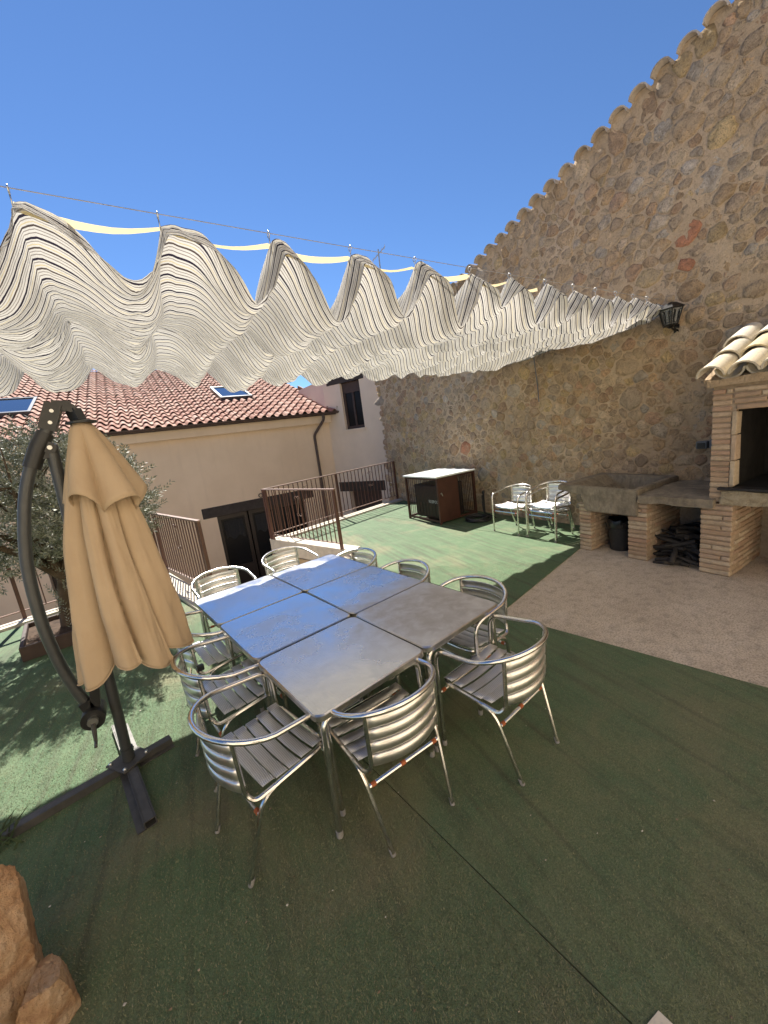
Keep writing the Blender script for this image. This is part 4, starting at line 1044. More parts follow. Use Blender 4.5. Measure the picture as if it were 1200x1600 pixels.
# ------------------------------------------------------------------ shade sail on three wires
NR = [-9.3, -8.75, -8.2, -7.66, -7.12, -6.58, -6.04, -5.51, -4.97, -4.45, -3.93, -3.38, -2.90, -2.40, -1.94, -1.52, -1.10, -.70, -.34, -.10]
def yw(x, u):                      # wires: near, middle, far
    n0 = -6.50 - .058 * (-x - 1.0); f0 = -3.54 - .062 * (-x - 1.0)
    return n0 + (f0 - n0) * u
def zw(x, u): return 3.0 - .075 * u
wr = MB()
for u, nm in ((0, 'near'), (.5, 'middle'), (1, 'far')):
    w = MB().tube([(x, yw(x, u), zw(x, u) + .055 - .02 * math.sin((x + 9.5) / 9.6 * math.pi)) for x in np.linspace(-9.6, .02, 20)], .0022, 5).build('sail_wire', 'wire', None, True)
    tag(w, {'near': 'thin steel wire carrying the near edge of the striped sail', 'middle': 'thin steel wire under the middle of the striped sail', 'far': 'thin steel wire carrying the far edge of the striped sail'}[nm], 'wire')
sail = thing('shade_sail', 'cream sail with dark and ochre stripes draped in folds over the terrace', 'sail', (-4.5, -5, 3.0))
sinv = Matrix.Translation(sail.location).inverted()
def sail_mesh():
    nu = 90; per = 28; xs = []
    for i in range(len(NR) - 1):
        for k_ in range(per): xs.append((i, k_ / per))
    xs.append((len(NR) - 2, 1.0))
    rs_ = random.Random(5); dep = [rs_.uniform(.72, 1.22) for _ in NR]; ske = [rs_.uniform(-.25, .25) for _ in NR]; dro = [rs_.uniform(.4, 1.7) for _ in NR]; ph = [rs_.uniform(0, 6) for _ in NR]; crest = [rs_.uniform(.06, .17) for _ in NR]
    V = []; UV = []; F = []; n = len(xs)
    for (i, t) in xs:
        x = NR[i] + (NR[i + 1] - NR[i]) * t; wd = NR[i + 1] - NR[i]
        for j in range(nu + 1):
            u = -.050 + 1.07 * j / nu
            uc = min(1, max(0, u)); ov = max(0, -u / .050)          # ov: hem hanging past the near wire
            b2 = math.sin(math.pi * ((uc * 2) % 1)) if 0 < uc < 1 else 0
            yy = yw(x, u)
            A = (.325 - .06 * math.sin(math.pi * uc)) * dep[i] * min(1, .45 + wd * 1.1) * (1.02 - .27 * uc) * (.8 if i <= 5 else 1)
            # broad crest right of each ring, steep fall, valley past the middle, steep rise
            w0 = crest[i] * (1 - .75 * uc); tq = max(0, (t - w0) / (1 - w0)); sk = (2.35 - .7 * uc if i > 5 else 1.15) + ske[i] * 1.6
            pr = math.sin(math.pi * tq ** sk) ** .82
            cr = (dro[i] * (1 - t) + dro[min(i + 1, len(dro) - 1)] * t) * .115 * b2
            z = zw(x, uc) - cr * (1 - .55 * pr) - A * pr - (.035 * math.sin(math.pi * min(1, t / max(w0, .02))) * (1 - uc) if t < w0 else 0) * -.4
            z -= (.085 * (uc / .13) * math.exp(1 - uc / .13) * (1 - pr) ** .8) * (1 if i > 5 else .6)      # the crest drops away behind the near ring like a tent
            hem = max(0, 1 - uc / .10) if uc < .5 else max(0, 1 - (1 - uc) / .08)
            z -= hem * .03 * pr
            yy += (hem * .16 * pr) * (1 if uc < .5 else -1)
            z -= ov * (.12 * (1 - pr) ** 1.2 - .02 * pr)
            g1 = nz(x * 1.7, yy * 2.2, 1.3) * .055 + nz(x * 5 + yy * 3, yy * 5 - x * 2, 7.7) * .034 + nz(x * 11 + yy * 7, yy * 11 - x * 5, 2.2) * .015 + nz(x * 24 + yy * 9, yy * 20 - x * 9, 5.2) * .005
            for ri in (i, i + 1):
                for uw in (0, .5, 1):
                    ddx, ddy = x - NR[ri], yy - yw(NR[ri], uw); dd = math.hypot(ddx, ddy)
                    if dd < .75: g1 += math.sin(math.atan2(ddy, ddx) * 7 + ph[ri] + dd * 4) * .020 * math.exp(-dd / .26) * min(1, dd / .06)
            fan = math.sin(yy * 16 + ph[i] + 5 * t) * .014 * (1 - pr) * (.4 + .6 * hem)
            V.append((x + .035 * nz(x * 3, yy * 3, 9.9) * (1 if 0 < i < len(NR) - 2 else .2), yy, z + g1 * (.30 + .70 * pr) + fan)); 
            zs_ = z + g1 * .3
            arc_ = 0 if j == 0 else arc_ + math.hypot(yy - py_, zs_ - pz_)
            py_, pz_ = yy, zs_
            UV.append((x, arc_ + .05 * pr * (1 - uc) + .014 * nz(x * 2, yy * 2, 3.3)))
    for a in range(n - 1):
        for j in range(nu): F.append((a * (nu + 1) + j, (a + 1) * (nu + 1) + j, (a + 1) * (nu + 1) + j + 1, a * (nu + 1) + j + 1))
    me = bpy.data.meshes.new('cloth'); me.from_pydata(V, [], F); me.update()
    uvl = me.uv_layers.new(name='UVMap'); li = np.empty(len(me.loops), np.int32); me.loops.foreach_get('vertex_index', li)
    uvl.data.foreach_set('uv', np.array(UV, np.float32)[li].ravel())
    me.polygons.foreach_set('use_smooth', [True] * len(me.polygons)); me.materials.append(MT['sail_cloth'])
    o = obj('cloth', me, sail); o.matrix_parent_inverse = sinv
sail_mesh()
ring_me = MB().tube([(0, .016 * math.cos(t * math.pi / 5), .016 * math.sin(t * math.pi / 5)) for t in range(10)], .003, 5, closed=True).tube([(0, 0, -.06), (0, 0, -.014)], .003, 5).mesh('hook', 'bolt_steel', True)
for x in NR[:-1]:
    for u in (0, .5, 1):
        o = obj('hook', ring_me, sail, (x, yw(x, u), zw(x, u) + .048 - .02 * math.sin((x + 9.5) / 9.6 * math.pi))); o.matrix_parent_inverse = sinv
# yellow tape strung just behind the near wire
m = MB(); pts = []
for i in range(6, 13):
    for k_ in range(8):
        t = k_ / 8; x = NR[i] + (NR[i + 1] - NR[i]) * t; pts.append((x, yw(x, .012), zw(x, 0) - .012 - .04 * math.sin(math.pi * t) + .006 * nz(x * 4, 0, 0), t))
for i in range(len(pts) - 1):
    (x, y, z, t), (x2, y2, z2, t2) = pts[i], pts[i + 1]; w1 = .013 + .006 * math.sin(x * 5); w2 = .013 + .006 * math.sin(x2 * 5)
    m.add([(x, y, z - w1), (x2, y2, z2 - w2), (x2, y2 + .004, z2 + w2), (x, y + .004, z + w1)], [(0, 1, 2, 3)])
tag(m.build('tape', 'ribbon', None, True), 'pale yellow tape strung along the near wire between sail peaks', 'tape')

# ------------------------------------------------------------------ closed cantilever parasol
um = thing('cantilever_parasol', 'closed tan cantilever parasol on a curved grey mast and cross base', 'parasol', (-6.29, -6.22, 0))
uinv = Matrix.Translation(um.location).inverted()
def up_(nm, mb, mat, sm=True, parent=um, auto=40):
    o = mb.build(nm, mat, parent, sm, auto); o.matrix_parent_inverse = uinv if parent == um else Matrix(); return o
def channel(a, b):
    a, b = Vector(a), Vector(b); d_ = (b - a).normalized(); r_ = Vector((-d_.y, d_.x, 0)); m_ = MB()
    for o_, h in ((-.027, .05), (.027, .05)): m_.bar(a + r_ * o_ + Vector((0, 0, .033)), b + r_ * o_ + Vector((0, 0, .033)), .006, h)
    m_.bar(a + Vector((0, 0, .016)), b + Vector((0, 0, .016)), .05, .006); m_.bar(a + Vector((0, 0, .0555)), b + Vector((0, 0, .0555)), .044, .005)
    m_.bar(a - r_ * .048 + Vector((0, 0, .016)), b - r_ * .048 + Vector((0, 0, .016)), .036, .006); return m_
c0 = Vector((-6.29, -6.22, 0))
for p in ((-6.90, -6.36, 0), (-6.05, -6.165, 0), (-6.185, -6.80, 0), (-6.385, -5.72, 0)):
    p = Vector(p); d_ = (p - c0).normalized(); up_('base_beam', channel(c0 + d_ * .04, p), 'base_steel', False)
m = MB().box(-6.38, -6.20, -6.31, -6.13, .060, .070, Matrix.Rotation(R(35), 3, 'Z'))
pl_ = up_('base_plate', m, 'base_steel', False)
bt = MB()
for k_ in range(4):
    t = R(35 + 45 + 90 * k_); bt.lathe([(.012, .070), (.012, .078), (.006, .084)], 6, (-6.29 + .10 * math.cos(t), -6.22 + .10 * math.sin(t), 0))
up_('bolt', bt, 'bolt_steel', False, pl_)
up_('post', MB().tube([(-6.29, -6.22, .07), (-6.22, -6.22, 2.06)], .030, 16), 'umbrella_steel')
up_('post_collar', MB().tube([(-6.29, -6.22, .07), (-6.286, -6.22, .15)], .036, 16), 'umbrella_steel')
mast = catmull([(-6.172, -6.22, 2.20), (-6.27, -6.23, 2.06), (-6.36, -6.23, 1.88), (-6.42, -6.235, 1.68), (-6.468, -6.235, 1.42), (-6.482, -6.235, 1.12), (-6.468, -6.23, .86), (-6.435, -6.23, .66), (-6.40, -6.23, .52)], 6)
up_('mast', MB().tube(mast, .029, 14), 'umbrella_steel')
up_('mast_sleeve', MB().tube([(-6.225, -6.225, 2.125), (-6.27, -6.23, 2.06), (-6.325, -6.23, 1.95)], .041, 14), 'black_plastic')
up_('hinge', MB().bar((-6.30, -6.225, 2.02), (-6.21, -6.22, 2.03), .05, .07).tube([(-6.225, -6.255, 2.045), (-6.225, -6.185, 2.045)], .032, 12), 'black_plastic')
up_('pivot_bolt', MB().tube([(-6.222, -6.262, 2.045), (-6.222, -6.254, 2.045)], .012, 8), 'bolt_steel')
hd = up_('mast_head', MB().bar((-6.215, -6.22, 2.14), (-6.155, -6.22, 2.275), .075, .075).bar((-6.165, -6.22, 2.265), (-6.085, -6.22, 2.255), .06, .055).tube([(-6.085, -6.255, 2.245), (-6.085, -6.185, 2.245)], .024, 10), 'black_plastic', False)
up_('canopy_hanger', MB().bar((-6.08, -6.22, 2.235), (-6.065, -6.235, 2.17), .05, .06).lathe([(.075, 2.158), (.075, 2.168), (.03, 2.178)], 16, (-6.055, -6.25, 0)), 'black_plastic', False)
up_('bolt', MB().tube([(-6.17, -6.262, 2.235), (-6.17, -6.256, 2.235)], .01, 8).tube([(-6.19, -6.262, 2.175), (-6.19, -6.256, 2.175)], .01, 8), 'bolt_steel', True, hd)
up_('strut', MB().tube([(-6.285, -6.24, 1.05), (-6.345, -6.235, .60)], .019, 10), 'umbrella_steel')
cr = up_('crank_housing', MB().tube([(-6.385, -6.30, .455), (-6.385, -6.16, .455)], .062, 18).bar((-6.41, -6.23, .56), (-6.385, -6.23, .47), .06, .06).bar((-6.345, -6.235, .62), (-6.365, -6.235, .50), .05, .05), 'black_plastic', True)
up_('crank_hub', MB().tube([(-6.385, -6.325, .455), (-6.385, -6.30, .455)], .028, 14), 'bolt_steel', True, cr)
up_('crank_handle', MB().tube([(-6.385, -6.318, .45), (-6.395, -6.33, .34)], [.016, .009], 8).tube([(-6.395, -6.325, .34), (-6.395, -6.37, .325)], .009, 8), 'base_steel', True, cr)
def canopy():
    NT = 240; NZ = 70; V = []; F = []
    top = Vector((-6.06, -6.26, 2.15)); bot = Vector((-6.085, -6.37, .80)); RB = random.Random(3)
    lob = 8; amp = [RB.uniform(.8, 1.2) for _ in range(lob)]; tw = [RB.uniform(-.25, .25) for _ in range(lob)]; hz = [RB.uniform(-.06, .045) for _ in range(lob)]
    for j in range(NZ + 1):
        s_ = j / NZ
        c_ = top.lerp(bot, s_)
        rad = .045 + .218 * (s_ ** .80) + .02 * math.sin(math.pi * s_)
        fold = .12 + .56 * min(1, s_ * 2.0) * (1 - .14 * s_)
        for i in range(NT):
            t = 2 * math.pi * i / NT; tt = t + .25 * math.sin(3 * s_ + 1) * s_
            k_ = int((tt / (2 * math.pi) * lob) % lob); fr = (tt / (2 * math.pi) * lob) % 1
            # each gore hangs as a rounded pleat with a sharp valley, leaning over its neighbour
            pl = abs(math.sin(math.pi * min(1, max(0, fr + tw[k_] * fr * (1 - fr) * 2)))) ** .42
            r_ = rad * (1 - fold + fold * pl * amp[k_] + .05 * math.sin(3 * math.pi * fr + k_) * s_)
            tt2 = t + .48 * (pl - .6) * s_ * (1 if k_ % 2 else .6)
            z = c_.z - (.10 * (pl - .5) + hz[k_]) * s_ ** 3 + .012 * nz(math.cos(t) * 3, math.sin(t) * 3, s_ * 6)
            w_ = 1 + .045 * nz(math.cos(t) * 5, math.sin(t) * 5, s_ * 5 + 3) + .022 * nz(math.cos(t) * 14, math.sin(t) * 14, s_ * 9 + 1)
            V.append((c_.x + r_ * w_ * math.cos(tt2) * 1.06, c_.y + r_ * w_ * math.sin(tt2) * .88, z))
    for j in range(NZ):
        for i in range(NT): a = j * NT + i; b = j * NT + (i + 1) % NT; F.append((a, a + NT, b + NT, b))
    F.append(tuple(range(NT)))
    m_ = MB(); m_.v = V; m_.f = F; o = up_('canopy', m_, 'umbrella_cloth', True, um, 180)
    sm = o.modifiers.new('th', 'SOLIDIFY'); sm.thickness = .003
    hem_ = MB().tube(V[NZ * NT:NZ * NT + NT], .0042, 5, closed=True); up_('hem', hem_, 'umbrella_cloth', True, o)
    # short vent skirt at the top
    V = []; F = []; NT2 = 96
    for j in range(15):
        s_ = j / 14
        for i in range(NT2):
            t = 2 * math.pi * i / NT2; fr = (t / (2 * math.pi) * 5 + .3) % 1
            pl = abs(math.sin(math.pi * fr)) ** .7
            r_ = .042 + (.165 * s_ ** .85) * (.55 + .5 * pl)
            V.append((-6.057 + .03 * s_ + r_ * math.cos(t + .2 * (pl - .5) * s_), -6.258 - .045 * s_ + r_ * math.sin(t + .2 * (pl - .5) * s_), 2.158 - .40 * s_ - .10 * s_ * s_ * (1 - pl) + .03 * s_ * math.sin(2 * t)))
    for j in range(14):
        for i in range(NT2): a = j * NT2 + i; b = j * NT2 + (i + 1) % NT2; F.append((a, a + NT2, b + NT2, b))
    F.append(tuple(range(NT2)))
    m_ = MB(); m_.v = V; m_.f = F; o2 = up_('vent_skirt', m_, 'umbrella_cloth', True, o, 180); sm = o2.modifiers.new('th', 'SOLIDIFY'); sm.thickness = .003
    up_('strap_buckle', MB().box(-5.80, -5.76, -6.50, -6.47, .60, .64, bev=.006), 'black_plastic', False, o)
canopy()

# ------------------------------------------------------------------ tables
T0 = Vector((-5.41, -7.51, 0)); TA = R(7.9); ta = Vector((math.cos(TA), math.sin(TA), 0)); tb = Vector((-math.sin(TA), math.cos(TA), 0))
HT = .70
def make_table():
    t = thing('bistro_table', 'x', 'table'); h = .3485; r_ = .045
    def rrect(a, rad, n=4):
        out = []
        for (cx_, cy_, s0) in ((a - rad, a - rad, 0), (-a + rad, a - rad, 90), (-a + rad, -a + rad, 180), (a - rad, -a + rad, 270)):
            for k_ in range(n + 1): q = R(s0 + 90 * k_ / n); out.append((cx_ + rad * math.cos(q), cy_ + rad * math.sin(q)))
        return out
    MB().prism(rrect(h - .006, r_), HT - .022, HT).build('top', 'table_steel', t)
    m_ = MB(); o_, i_ = rrect(h, r_), rrect(h - .006, r_); n = len(o_)
    m_.v = [(x, y, HT - .030) for x, y in o_] + [(x, y, HT - .004) for x, y in o_] + [(x, y, HT + .002) for x, y in i_] + [(x * .985, y * .985, HT - .032) for x, y in i_]
    for k_ in range(n):
        l = (k_ + 1) % n; m_.f += [(k_, l, n + l, n + k_), (n + k_, n + l, 2 * n + l, 2 * n + k_), (l, k_, 3 * n + k_, 3 * n + l)]
    m_.build('rim', 'rim_steel', t, True, 30)
    MB().prism(rrect(h - .02, r_), HT - .034, HT - .024).build('underside', 'underside', t)
    e = h - .035
    for sx in (-1, 1):
        for sy in (-1, 1):
            p = fillet([(sx * .10, sy * (e - .005), HT - .052), (sx * (e - .01), sy * (e - .005), HT - .052), (sx * (e + .012), sy * (e + .005), .012)], .06, 6)
            lg = MB().tube(p, .0165, 10).build('leg', 'aluminium_tube', t, True)
            MB().tube([(sx * (e + .0125), sy * (e + .0052), .05), (sx * (e + .013), sy * (e + .0055), 0.0)], .0178, 10).build('foot', 'foot_plastic', lg, True)
    m_ = MB()
    for s_ in (-1, 1): m_.bar((s_ * (e - .01), -.22, HT - .055), (s_ * (e - .01), .22, HT - .055), .02, .03)
    m_.build('apron', 'rim_steel', t)
    return t
tlab = {(0, 0): 'brushed steel table nearest the camera, at the front left corner of the group', (1, 0): 'dusty steel table at the front right corner of the table group',
        (0, 1): 'steel table in the middle of the row beside the tan parasol', (1, 1): 'steel table in the middle of the row on the barbecue side',
        (0, 2): 'steel table at the far left corner of the group, sunlit edge', (1, 2): 'steel table at the far right corner of the group by the stair railing'}
tp = make_table(); first = True
for (i, j), lb in tlab.items():
    o = tp if first else copy_tree(tp); first = False
    c = T0 + ta * (.70 * (i + .5) + .0) + tb * (.70 * (j + .5)); o.location = (c.x + random.uniform(-.002, .002), c.y + random.uniform(-.002, .002), random.uniform(-.001, .004))
    o.rotation_euler = (R(random.uniform(-.25, .25)), R(random.uniform(-.25, .25)), TA + R(random.uniform(-.5, .5)))
    tag(o, lb, 'table', 'steel tables pushed together in two rows of three')

# ------------------------------------------------------------------ aluminium chairs
def make_chair():
    t = thing('bistro_chair', 'x', 'chair')
    # armrest hoop running down into the front legs
    pts = [(-.252, .225, .015), (-.262, .215, .640), (-.268, -.04, .672)]
    arc = [(-.270 * math.cos(a), -.04 - .235 * math.sin(a), .672 + .055 * math.sin(a)) for a in [math.pi * k_ / 18 for k_ in range(0, 19)]]
    left = fillet(pts[:2] + [arc[0]], .085, 7)
    path = left + arc[1:-1] + [Vector((-p.x, p.y, p.z)) for p in reversed(left)]
    MB().tube(path, .0135, 10).build('arm_hoop', 'aluminium_tube', t, True)
    # seat frame running down into the rear legs
    half = [(-.188, -.250, .012), (-.226, -.130, .405), (-.232, .205, .432)]
    l_ = fillet([half[0], half[1], half[2], (-.10, .215, .425)], [.085, .085], 7)
    path = l_ + [Vector((-p.x, p.y, p.z)) for p in reversed(l_)]
    MB().tube(path, .0115, 8).build('seat_frame', 'aluminium_tube', t, True)
    for sx in (-1, 1):
        MB().tube(fillet([(sx * .228, -.07, .412), (sx * .218, -.165, .398), (sx * .196, -.192, .44), (sx * .200, -.200, .712)], [.03, .04], 5), .011, 8).build('back_upright', 'aluminium_tube', t, True)
    # seat slats
    n = 9
    for k_ in range(5):
        y0 = -.125 + k_ * .0665; y1 = y0 + .0605; m_ = MB(); zc = .437 + .008 * abs(k_ - 1.5)
        for (yy, dz) in ((y0, -.004), (y0 + .004, 0), (y1 - .004, 0), (y1, -.004)):
            for i in range(n + 1): u = -1 + 2 * i / n; m_.v.append((u * .226, yy, zc + dz - .020 * (1 - u * u)))
        for r_ in range(3):
            for i in range(n): a = r_ * (n + 1) + i; m_.f.append((a, a + 1, a + n + 2, a + n + 1))
        me_ = m_.build('seat_slat', 'ribbed_aluminium', t, True, 60); sm = me_.modifiers.new('th', 'SOLIDIFY'); sm.thickness = .004
    for k_ in range(4):
        z0 = .440 + k_ * .0645; z1 = z0 + .061; m_ = MB()
        for (zz, dy) in ((z0, .007), (z0 + .010, .001), (z0 + .0205, -.002), (z1 - .0205, -.002), (z1 - .010, .001), (z1, .007)):
            for i in range(n + 1): u = -1 + 2 * i / n; m_.v.append((u * .200, -.195 - .058 * (1 - u * u) + dy - .02 * (zz - .45), zz))
        for r_ in range(5):
            for i in range(n): a = r_ * (n + 1) + i; m_.f.append((a, a + 1, a + n + 2, a + n + 1))
        me_ = m_.build('back_slat', 'smooth_slat', t, True, 60); sm = me_.modifiers.new('th', 'SOLIDIFY'); sm.thickness = .004
    def leg_at(z, rear):
        if rear: k_ = z / .405; return Vector((-.188 - .038 * k_, -.25 + .12 * k_, z))
        k_ = z / .64; return Vector((-.252 - .010 * k_, .225 - .010 * k_, z))
    for nm, a in (('rear_stretcher', leg_at(.315, True)), ('front_stretcher', leg_at(.36, False))):
        b = Vector((-a.x, a.y, a.z)); st2 = MB().tube([a, b], .0095, 8).build('stretcher', 'aluminium_tube', t, True)
        bnds = MB()
        for k_ in ((.045, .10), (.90, .955)) + (((.44, .50),) if 'rear' in nm else ()): bnds.tube([a.lerp(b, k_[0]), a.lerp(b, k_[1])], .0118, 8)
        bnds.build('plastic_band', 'orange_plastic', st2, True)
    for sx in (-1, 1):
        MB().tube([(sx * .252, .225, .035), (sx * .2518, .2253, 0)], .0146, 8).build('foot', 'foot_plastic', t, True); MB().tube([(sx * .191, -.241, .033), (sx * .187, -.253, 0)], .0125, 8).build('foot', 'foot_plastic', t, True)
    return t
cp = make_chair(); first = True
G1, G2 = 'aluminium chairs round the tables', 'aluminium chairs by the stone wall'
chairs = [((-5.045, -7.69), 93, .24, 'aluminium chair pushed under the front left steel table, seen from behind', G1),
          ((-4.315, -7.795), 98.5, .24, 'aluminium chair at the front right steel table, nearest the bare concrete', G1),
          ((-5.84, -7.245), 13, .24, 'aluminium chair at the table corner nearest the camera, its whole seat in view', G1),
          ((-3.83, -7.02), 187, .27, 'aluminium chair on the barbecue side nearest the front', G1),
          ((-3.93, -6.30), 185, .27, 'aluminium chair in the middle of the barbecue side of the tables', G1),
          ((-4.04, -5.58), 189, .27, 'aluminium chair at the far end of the barbecue side of the tables', G1),
          ((-4.72, -4.66), 279, .27, 'aluminium chair at the far table end beside the stair railing', G1),
          ((-5.42, -4.80), 276, .27, 'aluminium chair at the far table end beside the parasol', G1),
          ((-5.905, -6.61), 9, .27, 'aluminium chair half under the parasol in the middle of the left side', G1),
          ((-5.90, -5.98), 8, .27, 'aluminium chair behind the parasol at the far left side of the tables', G1),
          ((-.53, -4.66), 180, .24, 'single sunlit aluminium chair by the stone wall near the cage', G2),
          ((-.51, -5.33), 178, .24, 'lower chair of the stacked pair beside the sink', G2),
          ((-.49, -5.345), 177, .24, 'upper chair of the stacked pair beside the sink', G2)]
for k_, ((x, y), az, back, lb, gr) in enumerate(chairs):
    o = cp if first else copy_tree(cp); first = False
    f_ = Vector((math.cos(R(az)), math.sin(R(az)), 0)); p = Vector((x, y, 0)) + f_ * back
    o.location = (p.x, p.y, .0125 if k_ < 12 else .085); o.rotation_euler = (0, 0, R(az - 90)); tag(o, lb, 'chair', gr)
    if k_ == 12: o.rotation_euler = (R(-2), 0, R(az - 90))

# ------------------------------------------------------------------ steel cage with a black box, hose
cg = thing('steel_cage', 'rust brown steel cage with a white marble top by the stone wall', 'cage', (-.72, -2.72, .012))
X0, X1, Y0, Y1, ZT = -.47, .46, -.52, .50, .90
for x in (X0, X1):
    for y in (Y0, Y1): MB().box(x - .02, x + .02, y - .02, y + .02, 0, ZT).build('post', 'rust_panel', cg)
m = MB()
for z in (.06, ZT - .02):
    for y in (Y0, Y1): MB().box(X0 + .02, X1 - .02, y - .016, y + .016, z - .018, z + .018).build('frame_rail', 'rust_panel', cg)
    for x in (X0, X1): MB().box(x - .016, x + .016, Y0 + .02, Y1 - .02, z - .018, z + .018).build('frame_rail', 'rust_panel', cg)
MB().box(X0 - .05, X1 + .04, Y0 - .04, Y1 + .04, ZT + .003, ZT + .033, bev=.005).build('marble_top', 'white_marble', cg)
pn = MB().box(X0 + .021, X0 + .50, Y0 - .012, Y0 + .004, .08, ZT - .04).build('door_panel', 'rust_panel', cg)
MB().tube([(X0 + .06, Y0 - .03, .60), (X0 + .06, Y0 - .012, .60)], .016, 8).tube([(X0 + .06, Y0 - .028, .60), (X0 + .085, Y0 - .028, .55)], .007, 6).build('latch', 'bolt_steel', pn, True)
cb_me = MB().tube([(0, 0, .07), (0, 0, ZT - .03)], .004, 5).mesh('cage_bar', 'rust_panel', True)
for k_ in range(1, 22): obj('cage_bar', cb_me, cg, (X0, Y0 + (Y1 - Y0) * k_ / 22, 0))
for k_ in range(1, 22): obj('cage_bar', cb_me, cg, (X1, Y0 + (Y1 - Y0) * k_ / 22, 0))
for k_ in range(1, 9): obj('cage_bar', cb_me, cg, (X0 + .52 + (X1 - X0 - .52) * k_ / 9, Y0, 0))
for k_ in range(1, 18): obj('cage_bar', cb_me, cg, (X0 + (X1 - X0) * k_ / 18, Y1, 0))
bx = thing('speaker_box', 'black box with white lettering inside the brown cage', 'box', (-.72, -2.72, .09))
MB().box(-.40, .20, -.46, .34, 0, .66, bev=.012).build('body', 'black_box', bx)
for k_ in range(7): MB().box(-.408, -.401, -.40 + k_ * .1, -.34 + k_ * .1, .06, .30).build('grille_slot', 'black_plastic', bx)
MB().box(-.406, -.401, -.40, .28, .36, .62).build('front_panel', 'black_plastic', bx)
fc = bpy.data.curves.new('lettering', 'FONT'); fc.body = 'REEPOX'; fc.size = .085; fc.extrude = .002; fc.align_x = 'RIGHT'
tmp = bpy.data.objects.new('tmp', fc); COL.objects.link(tmp); bpy.context.view_layer.update()
me = bpy.data.meshes.new_from_object(tmp.evaluated_get(bpy.context.evaluated_depsgraph_get())); bpy.data.objects.remove(tmp); me.materials.clear(); me.materials.append(MT['white_print'])
obj('lettering', me, bx, (-.411, -.44, .31), Matrix(((0, 0, -1), (-1, 0, 0), (0, 1, 0))).to_euler())
hs_ = MB()
for k_ in range(7):
    r_ = .17 + .022 * (k_ % 4); z = .03 + .018 * (k_ // 2); ph = k_ * .9
    hs_.tube([(-.60 + .02 * math.sin(ph) + r_ * math.cos(t * math.pi / 14), -3.62 + .02 * math.cos(ph) + r_ * math.sin(t * math.pi / 14), z + .012 * math.sin(t * .7 + ph)) for t in range(28)], .013, 6, closed=True)
hs_.tube(catmull([(-.43, -3.62, .05), (-.3, -3.8, .02), (-.22, -3.6, .03), (-.2, -3.40, .08), (-.16, -3.34, .40)], 6), .013, 6)
tag(hs_.build('hose', 'black_rubber', None, True), 'coiled black hose on the turf beside the cage', 'hose')
sp = thing('standpipe', 'thin black pipe stub standing against the cage corner', 'pipe', (-.13, -3.35, .012))
MB().tube([(0, 0, 0), (0, 0, .42)], .018, 8).build('pipe', 'black_rubber', sp, True); MB().lathe([(.028, .42), (.028, .46), (.012, .48)], 10).build('cap', 'black_plastic', sp, True)

# floor drain
dr = thing('floor_drain', 'round slotted metal drain cover in the turf under the right chairs', 'drain', (-3.69, -7.0, .013))
MB().lathe([(.10, 0), (.10, .006), (.085, .009), (.02, .009)], 28).build('rim', 'drain_steel', dr)
for k_ in range(12):
    t = k_ * math.pi / 6; MB().box(.035, .078, -.0065, .0065, .0092, .0105, Matrix.Rotation(t, 3, 'Z'), (0, 0, 0)).build('slot', 'black_plastic', dr)

